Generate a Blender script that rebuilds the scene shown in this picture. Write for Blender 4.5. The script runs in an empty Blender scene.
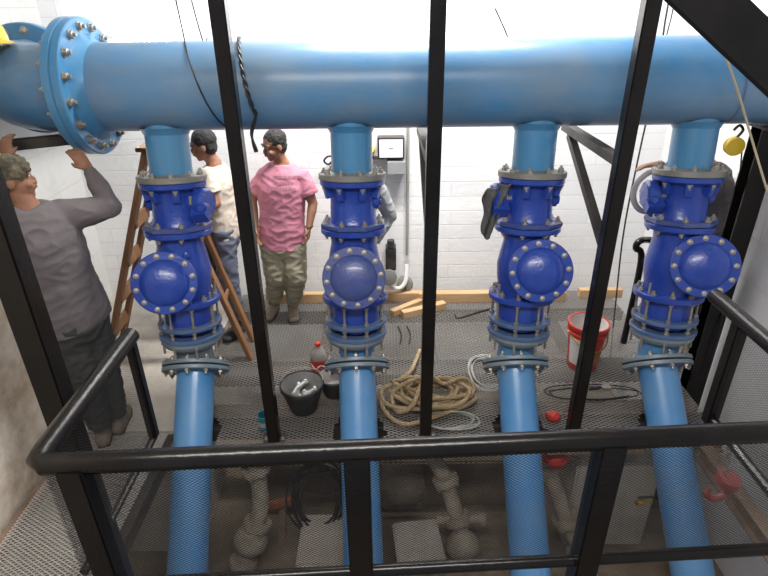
import bpy, bmesh, math, random
from math import sin, cos, pi, radians, sqrt, atan2
from mathutils import Vector as V, Matrix, noise
random.seed(7)
SC = bpy.context.scene
COL = SC.collection
# ------------------------------------------------------------------ camera
F_PX, TH, RO = 555.0, radians(26.9), radians(.68)
CAMP = V((0, 0, 2.58))
Fw = V((0, cos(TH), -sin(TH))); R0 = V((1, 0, 0)); U0 = V((0, sin(TH), cos(TH)))
Rt = R0*cos(RO) - U0*sin(RO); Up = U0*cos(RO) + R0*sin(RO)
cd = bpy.data.cameras.new('camera'); cam = bpy.data.objects.new('camera', cd); COL.objects.link(cam)
m = Matrix((( Rt.x, Up.x, -Fw.x, CAMP.x), (Rt.y, Up.y, -Fw.y, CAMP.y), (Rt.z, Up.z, -Fw.z, CAMP.z), (0, 0, 0, 1)))
cam.matrix_world = m
cd.sensor_width = 36; cd.lens = 36*F_PX/768; cd.clip_start = .05
SC.camera = cam
def at(px, py, X=None, Y=None, Z=None):
    d = Fw + Rt*((px-384)/F_PX) - Up*((py-288)/F_PX)
    t = (X-CAMP.x)/d.x if X is not None else ((Y-CAMP.y)/d.y if Y is not None else (Z-CAMP.z)/d.z)
    return CAMP + d*t
# ------------------------------------------------------------------ world, lights, exposure
w = bpy.data.worlds.new('world'); SC.world = w; w.use_nodes = True
w.node_tree.nodes['Background'].inputs[0].default_value = (.80, .86, 1, 1)
w.node_tree.nodes['Background'].inputs[1].default_value = .42
SC.view_settings.view_transform = 'Standard'; SC.view_settings.look = 'None'
SC.view_settings.exposure = 0.0; SC.view_settings.gamma = 1; SC.view_settings.use_curve_mapping = False
def area(name, loc, rot, sx, sy, power, col=(1, .97, .93)):
    l = bpy.data.lights.new(name, 'AREA'); l.shape = 'RECTANGLE'; l.size = sx; l.size_y = sy; l.energy = power; l.color = col
    o = bpy.data.objects.new(name, l); o.location = loc; o.rotation_euler = rot; COL.objects.link(o); return o
area('ceiling_light_back', (.30, 3.95, 3.72), (radians(30), 0, 0), 1.6, .25, 215)
area('fill_light_front', (-.2, .35, 3.74), (radians(22), 0, 0), 2.4, .3, 120)  # soft overhead fill, added to brighten valve fronts and the near side
# ------------------------------------------------------------------ materials
def mat(name, c, rough=.5, metal=0, c2=None, sc=6, amt=.5, bump=0, bsc=40, coat=0, stretch=None, emis=0, spec=None):
    M = bpy.data.materials.new(name); M.use_nodes = True; nt = M.node_tree; b = nt.nodes['Principled BSDF']
    b.inputs['Roughness'].default_value = rough; b.inputs['Metallic'].default_value = metal
    b.inputs['Base Color'].default_value = (*c, 1)
    if spec is not None: b.inputs['Specular IOR Level'].default_value = spec
    if coat: b.inputs['Coat Weight'].default_value = coat; b.inputs['Coat Roughness'].default_value = .12
    if emis: b.inputs['Emission Color'].default_value = (*c, 1); b.inputs['Emission Strength'].default_value = emis
    tc = nt.nodes.new('ShaderNodeTexCoord'); src = tc.outputs['Object']
    if stretch:
        mp = nt.nodes.new('ShaderNodeMapping'); mp.inputs['Scale'].default_value = stretch; nt.links.new(src, mp.inputs[0]); src = mp.outputs[0]
    if c2:
        n = nt.nodes.new('ShaderNodeTexNoise'); n.inputs['Scale'].default_value = sc; n.inputs['Detail'].default_value = 6; n.inputs['Roughness'].default_value = .65
        nt.links.new(src, n.inputs['Vector'])
        r = nt.nodes.new('ShaderNodeValToRGB'); r.color_ramp.elements[0].position = .5-amt*.35; r.color_ramp.elements[1].position = .5+amt*.45
        r.color_ramp.elements[0].color = (*c, 1); r.color_ramp.elements[1].color = (*c2, 1)
        nt.links.new(n.outputs[0], r.inputs[0]); nt.links.new(r.outputs[0], b.inputs['Base Color'])
    if bump:
        n2 = nt.nodes.new('ShaderNodeTexNoise'); n2.inputs['Scale'].default_value = bsc; n2.inputs['Detail'].default_value = 4
        nt.links.new(src, n2.inputs['Vector'])
        bp = nt.nodes.new('ShaderNodeBump'); bp.inputs['Strength'].default_value = bump; bp.inputs['Distance'].default_value = .02
        nt.links.new(n2.outputs[0], bp.inputs['Height']); nt.links.new(bp.outputs[0], b.inputs['Normal'])
    return M
def block_wall(name, c, cm, c2, bw=.42, bh=.2, bump=.5):
    M = mat(name, c, .75); nt = M.node_tree; b = nt.nodes['Principled BSDF']
    tc = nt.nodes.new('ShaderNodeTexCoord'); sx = nt.nodes.new('ShaderNodeSeparateXYZ'); ad = nt.nodes.new('ShaderNodeMath'); ad.operation = 'ADD'
    cb = nt.nodes.new('ShaderNodeCombineXYZ'); nt.links.new(tc.outputs['Object'], sx.inputs[0])
    nt.links.new(sx.outputs[0], ad.inputs[0]); nt.links.new(sx.outputs[1], ad.inputs[1]); nt.links.new(ad.outputs[0], cb.inputs[0]); nt.links.new(sx.outputs[2], cb.inputs[1])
    br = nt.nodes.new('ShaderNodeTexBrick'); br.inputs['Scale'].default_value = 1; br.inputs['Brick Width'].default_value = bw; br.inputs['Row Height'].default_value = bh
    br.inputs['Mortar Size'].default_value = .006; br.inputs['Mortar Smooth'].default_value = .8
    br.inputs['Color1'].default_value = (*c, 1); br.inputs['Color2'].default_value = (*[x*.95 for x in c], 1); br.inputs['Mortar'].default_value = (*cm, 1)
    nt.links.new(cb.outputs[0], br.inputs['Vector'])
    n = nt.nodes.new('ShaderNodeTexNoise'); n.inputs['Scale'].default_value = 1.6; n.inputs['Detail'].default_value = 8; n.inputs['Roughness'].default_value = .7
    nt.links.new(tc.outputs['Object'], n.inputs['Vector'])
    r = nt.nodes.new('ShaderNodeValToRGB'); r.color_ramp.elements[0].position = .56; r.color_ramp.elements[1].position = .78
    r.color_ramp.elements[0].color = (0, 0, 0, 1); r.color_ramp.elements[1].color = (1, 1, 1, 1); nt.links.new(n.outputs[0], r.inputs[0])
    mx = nt.nodes.new('ShaderNodeMix'); mx.data_type = 'RGBA'; nt.links.new(r.outputs[0], mx.inputs[0]); nt.links.new(br.outputs[0], mx.inputs[6]); mx.inputs[7].default_value = (*c2, 1)
    nt.links.new(mx.outputs[2], b.inputs['Base Color'])
    n2 = nt.nodes.new('ShaderNodeTexNoise'); n2.inputs['Scale'].default_value = 25; n2.inputs['Detail'].default_value = 5; nt.links.new(tc.outputs['Object'], n2.inputs['Vector'])
    a2 = nt.nodes.new('ShaderNodeMath'); a2.operation = 'MULTIPLY_ADD'; nt.links.new(br.outputs['Fac'], a2.inputs[0]); a2.inputs[1].default_value = -.9; nt.links.new(n2.outputs[0], a2.inputs[2])
    bp = nt.nodes.new('ShaderNodeBump'); bp.inputs['Strength'].default_value = bump; bp.inputs['Distance'].default_value = .015
    nt.links.new(a2.outputs[0], bp.inputs['Height']); nt.links.new(bp.outputs[0], b.inputs['Normal'])
    return M
K = {}
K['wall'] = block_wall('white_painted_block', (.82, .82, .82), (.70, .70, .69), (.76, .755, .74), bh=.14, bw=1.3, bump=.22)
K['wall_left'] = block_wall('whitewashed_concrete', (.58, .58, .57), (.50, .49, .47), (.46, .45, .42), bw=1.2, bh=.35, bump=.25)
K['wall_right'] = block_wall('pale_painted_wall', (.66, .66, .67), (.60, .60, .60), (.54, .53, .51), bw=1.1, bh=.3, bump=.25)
K['pier'] = mat('stained_concrete', (.84, .76, .65), .85, c2=(.34, .23, .14), sc=2.6, amt=.45, bump=.6, bsc=14)
K['slab'] = mat('floor_concrete', (.46, .42, .37), .85, c2=(.33, .30, .26), sc=4, bump=.4, bsc=30)
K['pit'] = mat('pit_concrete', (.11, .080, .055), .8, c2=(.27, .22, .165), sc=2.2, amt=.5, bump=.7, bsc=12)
K['ceil'] = mat('ceiling_plaster', (.6, .6, .58), .9)
K['blue'] = mat('light_blue_enamel', (.040, .205, .42), .32, c2=(.085, .235, .39), sc=3, amt=.6, bump=.05, bsc=60, coat=.35)
K['bluehdr'] = mat('dusty_light_blue_enamel', (.030, .20, .44), .34, c2=(.21, .26, .30), sc=2.4, amt=.7, bump=.03, bsc=70, spec=.4, stretch=(.5, 1, 1))
K['bluepipe'] = mat('bright_blue_pipe', (.05, .25, .58), .36, c2=(.17, .32, .50), sc=4, amt=.8, bump=.03, coat=.2)
K['deep'] = mat('deep_blue_epoxy', (.012, .042, .30), .28, c2=(.030, .075, .37), sc=7, bump=.12, bsc=50, coat=.15)
K['deepdust'] = mat('dusty_deep_blue', (.02, .05, .27), .36, c2=(.10, .115, .21), sc=9, amt=.9, bump=.12, bsc=50, coat=.2)
K['joint'] = mat('grey_blue_enamel', (.035, .10, .28), .38, c2=(.14, .19, .26), sc=10, amt=.9, coat=.2)
K['gflange'] = mat('grey_steel_flange', (.20, .225, .225), .45, .4, c2=(.30, .26, .20), sc=11, amt=.8, bump=.1)
K['gbflange'] = mat('blue_grey_flange', (.13, .21, .29), .45, .1, c2=(.24, .25, .24), sc=9, amt=.8)
K['bolt'] = mat('galvanised_bolt', (.40, .39, .36), .45, .6, c2=(.26, .22, .17), sc=30)
K['newbolt'] = mat('bright_zinc_bolt', (.72, .72, .70), .35, .4)
K['deckmesh'] = mat('worn_expanded_metal', (.33, .315, .295), .5, .3, c2=(.22, .20, .18), sc=2)
K['black'] = mat('glossy_black_paint', (.0045, .0042, .004), .24, 0, c2=(.011, .009, .008), sc=5, bump=.06, bsc=60, spec=.32)
K['steel'] = mat('dark_steel', (.020, .018, .017), .5, .2, c2=(.07, .055, .045), sc=8)
K['rust'] = mat('rusty_channel', (.16, .105, .075), .7, .1, c2=(.28, .20, .15), sc=7)
K['mesh'] = mat('grey_expanded_metal', (.13, .125, .115), .5, .35)
K['meshb'] = mat('black_expanded_metal', (.007, .006, .006), .45, .3)
K['meshg'] = mat('galvanised_expanded_metal', (.52, .50, .47), .5, .3)
K['wood'] = mat('ladder_wood', (.26, .125, .055), .6, c2=(.17, .08, .035), sc=7, stretch=(2, 2, .3), bump=.15)
K['plank'] = mat('pine_plank', (.56, .37, .20), .7, c2=(.42, .26, .13), sc=5, stretch=(.3, 3, 3), bump=.15)
K['rope'] = mat('manila_rope', (.42, .31, .18), .9, c2=(.28, .20, .11), sc=40, bump=.9, bsc=90)
K['cable'] = mat('black_cable', (.012, .012, .012), .5)
K['gcable'] = mat('grey_cable', (.28, .28, .26), .6)
K['yrope'] = mat('pale_twine', (.45, .38, .25), .8)
K['yellow'] = mat('yellow_plastic', (.75, .50, .02), .35, coat=.3)
K['white'] = mat('white_plastic', (.72, .72, .70), .4)
K['grey'] = mat('grey_enamel', (.30, .31, .31), .4)
K['red'] = mat('red_plastic', (.50, .035, .025), .35, c2=(.36, .04, .03), sc=6)
K['redp'] = mat('red_painted_iron', (.27, .05, .045), .5, c2=(.20, .06, .05), sc=12)
K['bwhite'] = mat('dusty_white_plastic', (.50, .44, .42), .6, c2=(.62, .60, .57), sc=9)
K['bucket'] = mat('black_rubber_bucket', (.014, .014, .015), .5, c2=(.05, .05, .05), sc=12)
K['bktin'] = mat('cement_dusted_inside', (.30, .30, .29), .8, c2=(.17, .17, .17), sc=10)
K['teal'] = mat('teal_tin', (.02, .16, .20), .35)
K['glassy'] = mat('clear_plastic', (.55, .50, .46), .12, coat=.4); K['glassy'].node_tree.nodes['Principled BSDF'].inputs['Transmission Weight'].default_value = .6
K['skin'] = mat('brown_skin', (.30, .145, .085), .55, c2=(.25, .115, .065), sc=9)
K['hair'] = mat('black_hair', (.012, .010, .009), .6, bump=.6, bsc=120)
K['pink'] = mat('pink_cotton', (.54, .205, .27), .85, c2=(.46, .175, .235), sc=5, bump=.1, bsc=200)
K['khaki'] = mat('khaki_cotton', (.30, .27, .19), .85, c2=(.22, .20, .14), sc=6)
K['cream'] = mat('cream_cotton', (.62, .54, .45), .85, c2=(.54, .46, .38), sc=5)
K['jean'] = mat('grey_blue_denim', (.13, .14, .19), .85, c2=(.085, .095, .135), sc=9)
K['greyw'] = mat('grey_workwear', (.155, .135, .14), .85, c2=(.11, .095, .10), sc=5, bump=.1, bsc=120)
K['greyh'] = mat('grey_hoodie', (.32, .33, .34), .9, c2=(.26, .27, .28), sc=8)
K['dkcloth'] = mat('charcoal_cloth', (.030, .032, .032), .85, c2=(.055, .055, .05), sc=9)
K['boot'] = mat('dusty_brown_leather', (.13, .095, .07), .7, c2=(.22, .175, .14), sc=20)
K['camo'] = mat('camouflage_cotton', (.13, .11, .07), .9, c2=(.05, .045, .03), sc=14, amt=.2)
K['rag'] = mat('grey_rag', (.12, .12, .12), .95, c2=(.07, .07, .07), sc=14)
K['dirty'] = mat('dirty_old_pipe', (.40, .35, .28), .8, c2=(.20, .16, .12), sc=9, bump=.6, bsc=40)
K['dirtdk'] = mat('dark_grimy_iron', (.07, .058, .045), .75, c2=(.14, .11, .08), sc=10, bump=.5)
K['brass'] = mat('brass', (.55, .36, .10), .35, .8)
K['orange'] = mat('rusty_orange_paint', (.42, .15, .05), .6, c2=(.25, .10, .05), sc=10)
K['tube'] = mat('fluorescent_tube', (1, .98, .94), .5, emis=30)
K['eye'] = mat('eye_white', (.7, .68, .65), .3); K['pupil'] = mat('dark_iris', (.02, .012, .01), .2); K['lip'] = mat('lip', (.26, .09, .07), .5)
K['screen'] = mat('panel_face', (.80, .80, .80), .35)
# ------------------------------------------------------------------ mesh builder
def basis(d, hint=None):
    z = V(d).normalized(); h = V(hint) if hint else (V((0, 0, 1)) if abs(z.z) < .9 else V((1, 0, 0)))
    x = h.cross(z); x = x.normalized() if x.length > 1e-6 else V((1, 0, 0)); y = z.cross(x); return x, y, z
class MB:
    def __init__(s, T=None): s.v = []; s.f = []; s.T = T or Matrix.Identity(4)
    def av(s, ps): n = len(s.v); s.v += [s.T @ V(p) for p in ps]; return n
    def box(s, c, size, M=None):
        M = M or Matrix.Identity(3); h = [x/2 for x in size]
        n = s.av([V(c) + M @ V((h[0]*a, h[1]*b, h[2]*d)) for a in (-1, 1) for b in (-1, 1) for d in (-1, 1)])
        for f in ((0, 1, 3, 2), (4, 6, 7, 5), (0, 4, 5, 1), (2, 3, 7, 6), (0, 2, 6, 4), (1, 5, 7, 3)): s.f.append([n+i for i in f])
        return s
    def bar(s, p0, p1, wx, wy, hint=None):
        p0 = V(p0); p1 = V(p1); x, y, z = basis(p1-p0, hint); M = Matrix((x, y, z)).transposed()
        return s.box((p0+p1)/2, (wx, wy, (p1-p0).length), M)
    def channel(s, p0, p1, w_, h_, t=.008, hint=None, kind='I'):
        p0 = V(p0); p1 = V(p1); x, y, z = basis(p1-p0, hint)
        if kind == 'I':
            for sg in (-1, 1): s.bar(p0+y*sg*(h_/2-t/2), p1+y*sg*(h_/2-t/2), w_, t, hint)
            s.bar(p0, p1, t, h_-2*t, hint)
        else:
            for sg in (-1, 1): s.bar(p0+y*sg*(h_/2-t/2), p1+y*sg*(h_/2-t/2), w_, t, hint)
            s.bar(p0-x*(w_/2-t/2), p1-x*(w_/2-t/2), t, h_-2*t, hint)
        return s
    def rings(s, rs, closed=False, cap=True):
        k = len(rs[0]); ns = [s.av(r) for r in rs]; L = len(rs)
        for i in range(L if closed else L-1):
            a = ns[i]; b = ns[(i+1) % L]
            for j in range(k): s.f.append([a+j, a+(j+1) % k, b+(j+1) % k, b+j])
        if cap and not closed:
            s.f.append([ns[0]+j for j in range(k)][::-1]); s.f.append([ns[-1]+j for j in range(k)])
        return s
    def lathe(s, prof, o=(0, 0, 0), d=(0, 0, 1), seg=28, cap=True, hint=None):
        o = V(o); x, y, z = basis(d, hint)
        return s.rings([[o + z*t + (x*cos(2*pi*j/seg) + y*sin(2*pi*j/seg))*max(r, 1e-4) for j in range(seg)] for r, t in prof], cap=cap)
    def cyl(s, p0, p1, r0, r1=None, seg=20):
        p0 = V(p0); p1 = V(p1); return s.lathe([(r0, 0), (r0 if r1 is None else r1, (p1-p0).length)], p0, p1-p0, seg)
    def tube(s, pts, r, seg=10, closed=False, flat=False):
        pts = [V(p) for p in pts]; n = len(pts); rs = []; px = None
        for i, p in enumerate(pts):
            a = pts[(i-1) % n] if (closed or i) else p; b = pts[(i+1) % n] if (closed or i < n-1) else p
            d = (b-a).normalized()
            if px is None: px, py, _ = basis(d)
            px = (px - d*px.dot(d)).normalized(); py = d.cross(px)
            rr = r[i] if isinstance(r, (list, tuple)) else r
            rx, ry = rr if isinstance(rr, (list, tuple)) else (rr, rr)
            rs.append([p + px*cos(2*pi*j/seg)*rx + py*sin(2*pi*j/seg)*ry for j in range(seg)])
        return s.rings(rs, closed)
    def sweep(s, pts, side, seg=20, round_ends=(True, True)):
        """pts: (pos, r_side, r_depth)"""
        P = [(V(p), a, b) for p, a, b in pts]; rs = []
        n = len(P)
        def ring(p, d, a, b):
            x = (V(side) - d*V(side).dot(d)).normalized(); y = d.cross(x)
            return [p + x*cos(2*pi*j/seg)*a + y*sin(2*pi*j/seg)*b for j in range(seg)]
        D = [(P[min(i+1, n-1)][0]-P[max(i-1, 0)][0]).normalized() for i in range(n)]
        if round_ends[0]:
            p, a, b = P[0]; e = min(a, b)
            for q in (75, 50, 25): rs.append(ring(p - D[0]*e*sin(radians(q)), D[0], a*cos(radians(q)), b*cos(radians(q))))
        for i in range(n): rs.append(ring(P[i][0], D[i], P[i][1], P[i][2]))
        if round_ends[1]:
            p, a, b = P[-1]; e = min(a, b)
            for q in (25, 50, 75): rs.append(ring(p + D[-1]*e*sin(radians(q)), D[-1], a*cos(radians(q)), b*cos(radians(q))))
        return s.rings(rs)
    def ball(s, c, r, M=None, seg=18):
        r = r if isinstance(r, (tuple, list)) else (r, r, r); M = M or Matrix.Identity(3); c = V(c)
        rs = []
        for i in range(1, seg//2):
            t = pi*i/(seg//2)
            rs.append([c + M @ V((r[0]*sin(t)*cos(2*pi*j/seg), r[1]*sin(t)*sin(2*pi*j/seg), -r[2]*cos(t))) for j in range(seg)])
        return s.rings(rs)
    def build(s, name, m_, parent=None, ang=35, bevel=0, recalc=True, centre=True):
        vs = s.v; org = V((0, 0, 0))
        if parent is None and centre:
            org = V(((min(p.x for p in vs)+max(p.x for p in vs))/2, (min(p.y for p in vs)+max(p.y for p in vs))/2, min(p.z for p in vs)))
        me = bpy.data.meshes.new(name); me.from_pydata([p-org for p in vs], [], s.f)
        if recalc:
            bm = bmesh.new(); bm.from_mesh(me); bmesh.ops.recalc_face_normals(bm, faces=bm.faces)
            if bevel: bmesh.ops.bevel(bm, geom=[e for e in bm.edges if len(e.link_faces) == 2 and e.calc_face_angle() > .6], offset=bevel, segments=2, affect='EDGES', clamp_overlap=True)
            bm.to_mesh(me); bm.free()
        me.polygons.foreach_set('use_smooth', [True]*len(me.polygons))
        me.set_sharp_from_angle(angle=radians(ang))
        me.materials.append(K[m_] if isinstance(m_, str) else m_)
        o = bpy.data.objects.new(name, me); COL.objects.link(o); o.location = org
        if parent: attach(o, parent)
        return o
def attach(o, parent):
    o.parent = parent
    if parent.type == 'EMPTY': o.matrix_parent_inverse = Matrix.Translation(-parent.location)
    return o
def tag(o, label=None, cat=None, group=None, kind=None):
    for k_, v_ in (('label', label), ('category', cat), ('group', group), ('kind', kind)):
        if v_: o[k_] = v_
    return o
def thing(name, loc, label, cat, group=None):
    o = bpy.data.objects.new(name, None); o.empty_display_size = .1; o.location = loc; COL.objects.link(o); return tag(o, label, cat, group)
def struct(o): o['kind'] = 'structure'; return o
def bez(pts, n=8, closed=False):
    P = [V(p) for p in pts]; out = []; L = len(P)
    for i in range(L if closed else L-1):
        g = (lambda k_: P[k_ % L]) if closed else (lambda k_: P[max(0, min(L-1, k_))])
        a, b, c, d = g(i-1), g(i), g(i+1), g(i+2)
        for j in range(n):
            t = j/n; out.append(((b*2) + (c-a)*t + (a*2-b*5+c*4-d)*t*t + (b*3-a-c*3+d)*t*t*t)*.5)
    if not closed: out.append(P[-1])
    return out
# bolts: shared mesh, copied
def bolt_mesh(name, r, h, stud):
    b = MB(); b.lathe([(r*1.25, 0), (r*1.25, r*.25)], seg=14); b.lathe([(r, r*.25), (r, h*.9), (r*.8, h)], seg=6)
    if stud: b.cyl((0, 0, h), (0, 0, h+stud), r*.5, seg=8)
    o = b.build(name, 'bolt'); me = o.data; bpy.data.objects.remove(o); return me
BM = {'b': bolt_mesh('bolt', .0165, .019, .012), 'c': bolt_mesh('bolt', .0135, .015, 0), 'L': bolt_mesh('bolt', .022, .024, .016), 's': bolt_mesh('bolt', .010, .012, .008)}
def bolts(parent, key, o, d, R, n, ph=0, name='bolt'):
    o = V(o); x, y, z = basis(d); out = []
    for k_ in range(n):
        a = 2*pi*k_/n + ph; p = o + (x*cos(a)+y*sin(a))*R
        b = bpy.data.objects.new(name, BM[key]); COL.objects.link(b)
        rot = Matrix((x, y, z)).transposed().to_4x4() @ Matrix.Rotation(a, 4, 'Z')
        b.parent = parent
        if parent.type == 'EMPTY': b.matrix_parent_inverse = Matrix.Translation(-parent.location)
        b.matrix_basis = Matrix.Translation(p) @ rot; out.append(b)
    return out
# expanded metal
def grating(name, o, u, v, Lu, Lv, LW, SW, wd, t, m_, parent=None, skip=None):
    o = V(o); u = V(u).normalized(); v = V(v).normalized(); n = u.cross(v).normalized()
    nu = int(Lu/(LW/2)); nv = int(Lv/(SW/2)); vs = []; fs = []
    for j in range(nv+1):
        prev = None
        for i in range(nu+1):
            a = i*LW/2; b = j*SW/2 + SW/4*(1 if (i+j) % 2 else -1)*.93; b = min(max(b, 0), Lv)
            p = o + u*a + v*b
            if skip and skip(p): prev = None; continue
            k_ = len(vs); vs += [p-v*wd/2-n*t/2, p+v*wd/2-n*t/2, p+v*wd/2+n*t/2, p-v*wd/2+n*t/2]
            if prev is not None:
                for q in range(4): fs.append([prev+q, prev+(q+1) % 4, k_+(q+1) % 4, k_+q])
            prev = k_
    b = MB(); b.v = vs; b.f = fs
    return b.build(name, m_, parent, recalc=False)
# ================================================================== SETTING
XL, XR, YB, ZC, ZP = -2.75, 2.52, 5.0, 3.85, -1.25
def wallbox(name, a, b, m_, seg=1):
    o = MB().box([(a[i]+b[i])/2 for i in range(3)], [abs(b[i]-a[i]) for i in range(3)]).build(name, m_, ang=20); return struct(o)
wallbox('wall_back', (XL-.2, YB, ZP), (XR+.2, YB+.2, ZC), 'wall')
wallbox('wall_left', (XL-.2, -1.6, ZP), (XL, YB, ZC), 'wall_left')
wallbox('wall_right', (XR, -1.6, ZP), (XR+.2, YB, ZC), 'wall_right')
# uneven pier of the near left wall
pb = MB(); ny, nz = 26, 30
pg = [[V((-2.16+.035*noise.noise(V((j*.35, i*.3, 3)))+.012*noise.noise(V((j*1.3, i*1.1, 8))), -1.6+(2.96+1.6)*j/ny, ZP+(ZC-ZP)*i/nz)) for j in range(ny+1)] for i in range(nz+1)]
for r in pg: pb.av(r)
for i in range(nz):
    for j in range(ny): a = i*(ny+1)+j; pb.f.append([a, a+1, a+ny+2, a+ny+1])
pb.box((-2.46, .68, (ZC+ZP)/2), (.56, 4.56, ZC-ZP))
struct(pb.build('wall_left_pier', 'pier', recalc=False, ang=60))
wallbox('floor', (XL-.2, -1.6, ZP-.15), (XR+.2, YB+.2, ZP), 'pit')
wallbox('ceiling', (XL-.2, -1.6, ZC), (XR+.2, YB+.2, ZC+.15), 'ceil')
# raised concrete slab at the left where the ladder stands
sl = MB().box((-2.1, 3.98, -.06), (1.3, 2.04, .12)); sl.box((-2.1, 3.98, -.68), (1.26, 2.0, 1.12))
struct(sl.build('floor_slab', 'slab'))
# ---------------- pipe columns geometry
COLS = []
for (a, b) in (((160, 84), (197, 374)), ((350, 84), (357, 372)), ((540, 84), (515, 366)), ((703, 84), (657, 360))):
    p = at(*a, Y=3.5); p.z = 2.165; q = at(*b, Y=3.215); COLS.append((p, (q-p).normalized()))
LEAN = radians(42)
LOWDIR = [V((.035, -sin(LEAN), -cos(LEAN))), V((.035, -sin(LEAN), -cos(LEAN))), V((.0, -sin(LEAN), -cos(LEAN))), V((.03, -sin(LEAN), -cos(LEAN)))]
S_END = 1.845
LOW0 = []
for (p, u), ld in zip(COLS, LOWDIR):
    ld.normalize(); LOW0.append(p+u*S_END)
def near_low(p):
    for o, d in zip(LOW0, LOWDIR):
        q = p-o; t = q.dot(d)
        if t > -.1 and (q-d*t).length < .165: return True
    return False
# ---------------- platform
pf = thing('platform_deck', (.3, 3.9, -.1), 'grey expanded metal walkway deck on dark steel beams behind the four upright pipes', 'walkway')
X0, X1, YF, YK = -1.42, 2.26, 2.80, 4.98
grating('mesh_deck', (X0, YF, .0), (1, 0, 0), (0, 1, 0), X1-X0, YK-YF, .052, .026, .0040, .004, 'deckmesh', pf, lambda p: near_low(p))
def seg_beams(Y, w_, h_, m_, z):
    """cross beam interrupted where a pipe passes"""
    xs = [X0]; 
    for o, d in zip(LOW0, LOWDIR):
        t = (z-o.z)/d.z; c = o+d*t
        if abs(c.y-Y) < .36: xs += [c.x-.17, c.x+.17]
    xs.append(X1)
    for i in range(0, len(xs), 2):
        MB().channel((xs[i], Y, z), (xs[i+1], Y, z), w_, h_, .01, (0, 0, 1)).build('cross_beam', m_, pf)
seg_beams(2.84, .07, .10, 'rust', -.062)
for Y, w_, h_ in ((3.04, .13, .10), (3.24, .05, .08), (3.70, .20, .10), (4.60, .07, .10)): MB().channel((X0, Y, -.062), (X1, Y, -.062), h_, w_, .01, (0, 1, 0)).build('cross_beam', 'steel' if Y != 3.24 else 'rust', pf)
for X in (-.55, .42, 1.62): MB().bar((X, 3.86, -.17), (X, YK, -.17), .07, .09).build('joist', 'steel', pf)
# ledge walkway left, near part
lf = thing('side_walkway', (-1.8, 2.0, -.1), 'galvanised mesh walkway along the stained left wall, nearest the camera', 'walkway')
grating('mesh_deck', (-2.13, .75, 0), (0, 1, 0), (-1, 0, 0), 2.17, -.0+.0, .05, .025, .005, .004, 'meshg', None) if False else None
grating('mesh_deck', (-2.10, .75, 0), (1, 0, 0), (0, 1, 0), .62, 2.18, .040, .022, .0045, .004, 'meshg', lf)
MB().channel((-2.105, .7, -.035), (-2.105, 2.93, -.035), .06, .07, .008, (0, 0, 1), 'C').build('ledge_angle', 'rust', lf)
MB().channel((-1.62, .7, -.055), (-1.62, 2.93, -.055), .05, .09, .008, (0, 0, 1)).build('side_beam', 'rust', lf)
MB().channel((-1.46, .7, -.055), (-1.46, 2.93, -.055), .06, .1, .008, (0, 0, 1)).build('side_beam', 'steel', lf)
rb = MB().channel((2.09, .9, -.06), (2.09, 2.78, -.06), .08, .12, .01, (0, 0, 1)).build('floor_beam', 'rust')
tag(rb, 'rusty brown steel beam running toward the camera along the right wall, under the red chain hook', 'beam')
# ---------------- columns, posts
def ibar(name, p0, p1, w_, h_, m_, label, cat='column', group=None, hint=(0, 1, 0), kind='I'):
    return tag(MB().channel(p0, p1, w_, h_, .012, hint, kind).build(name, m_, bevel=.0), label, cat, group)
t = thing('steel_column', (-1.44, 2.0, ZP), 'thick glossy black steel column at the far left in front of the worker in grey', 'column', 'black steel columns')
MB().box((-1.47, 2.0, (ZP+3.8)/2), (.115, .10, 3.8-ZP)).build('shaft', 'black', t, bevel=.008)
MB().box((-1.47, 2.0, ZP+.01), (.24, .24, .02)).build('base_plate', 'steel', t)
HZ0 = 1.91
t = thing('steel_column', (2.33, 3.48, ZP), 'black steel column under the header pipe behind the rightmost valve cover', 'column', 'black steel columns')
XC = at(717, 300, Y=3.48).x
MB().channel((XC, 3.48, ZP), (XC, 3.48, HZ0-.02), .13, .115, .012, (0, 1, 0)).build('shaft', 'black', t)
MB().box((XC, 3.48, HZ0-.012), (.16, .2, .012)).build('top_plate', 'steel', t)
MB().box((XC, 3.48, ZP+.01), (.24, .24, .02)).build('base_plate', 'steel', t)
MB().bar((XC-.04, 3.43, 1.25), (1.92+.02, 3.08, 1.84), .05, .05).build('knee_brace', 'steel', t) if False else None
POSTS = [(-.742, 2.85, 'slim black square post before the pink shirt man, leftmost of three uprights'), (.262, 2.85, 'slim black square post in the middle, right of the electric panel'), (1.243, 2.86, 'slim black square post on the right, leaning across the red bucket in view')]
for i, (x, y, lb) in enumerate(POSTS):
    t = thing('support_post', (x, y, 0), lb, 'post', 'black uprights on the deck edge')
    MB().box((x, y, 1.9), (.075, .075, 3.8)).build('shaft', 'black', t, bevel=.006)
    MB().box((x, y, .008), (.14, .12, .012)).build('base_plate', 'steel', t)
    for sx in (-1, 1): bolts(t, 's', (x+sx*.055, y, .014), (0, 0, 1), .0, 1)
    if i == 0: continue
    MB().bar((x, y+.04, 1.845), (x, 3.84, 1.845), .05, .06, (1, 0, 0)).build('support_arm', 'steel', t)
    MB().bar((x, y+.04, 1.36), (x, 3.72, 1.81), .045, .045).build('knee_brace', 'steel', t)
    if i == 2:
        a = at(571, 131, Y=3.72); b = at(613, 139, Y=3.1)
# near diagonal brace top right
p0 = at(652, -52, Y=1.02); p1 = at(810, 98, Y=.95)
tag(MB().bar(p0, p1, .074, .066, (0, 1, .4)).build('diagonal_brace', 'black', bevel=.006), 'thick near black diagonal bar crossing the top right corner', 'brace')
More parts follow.
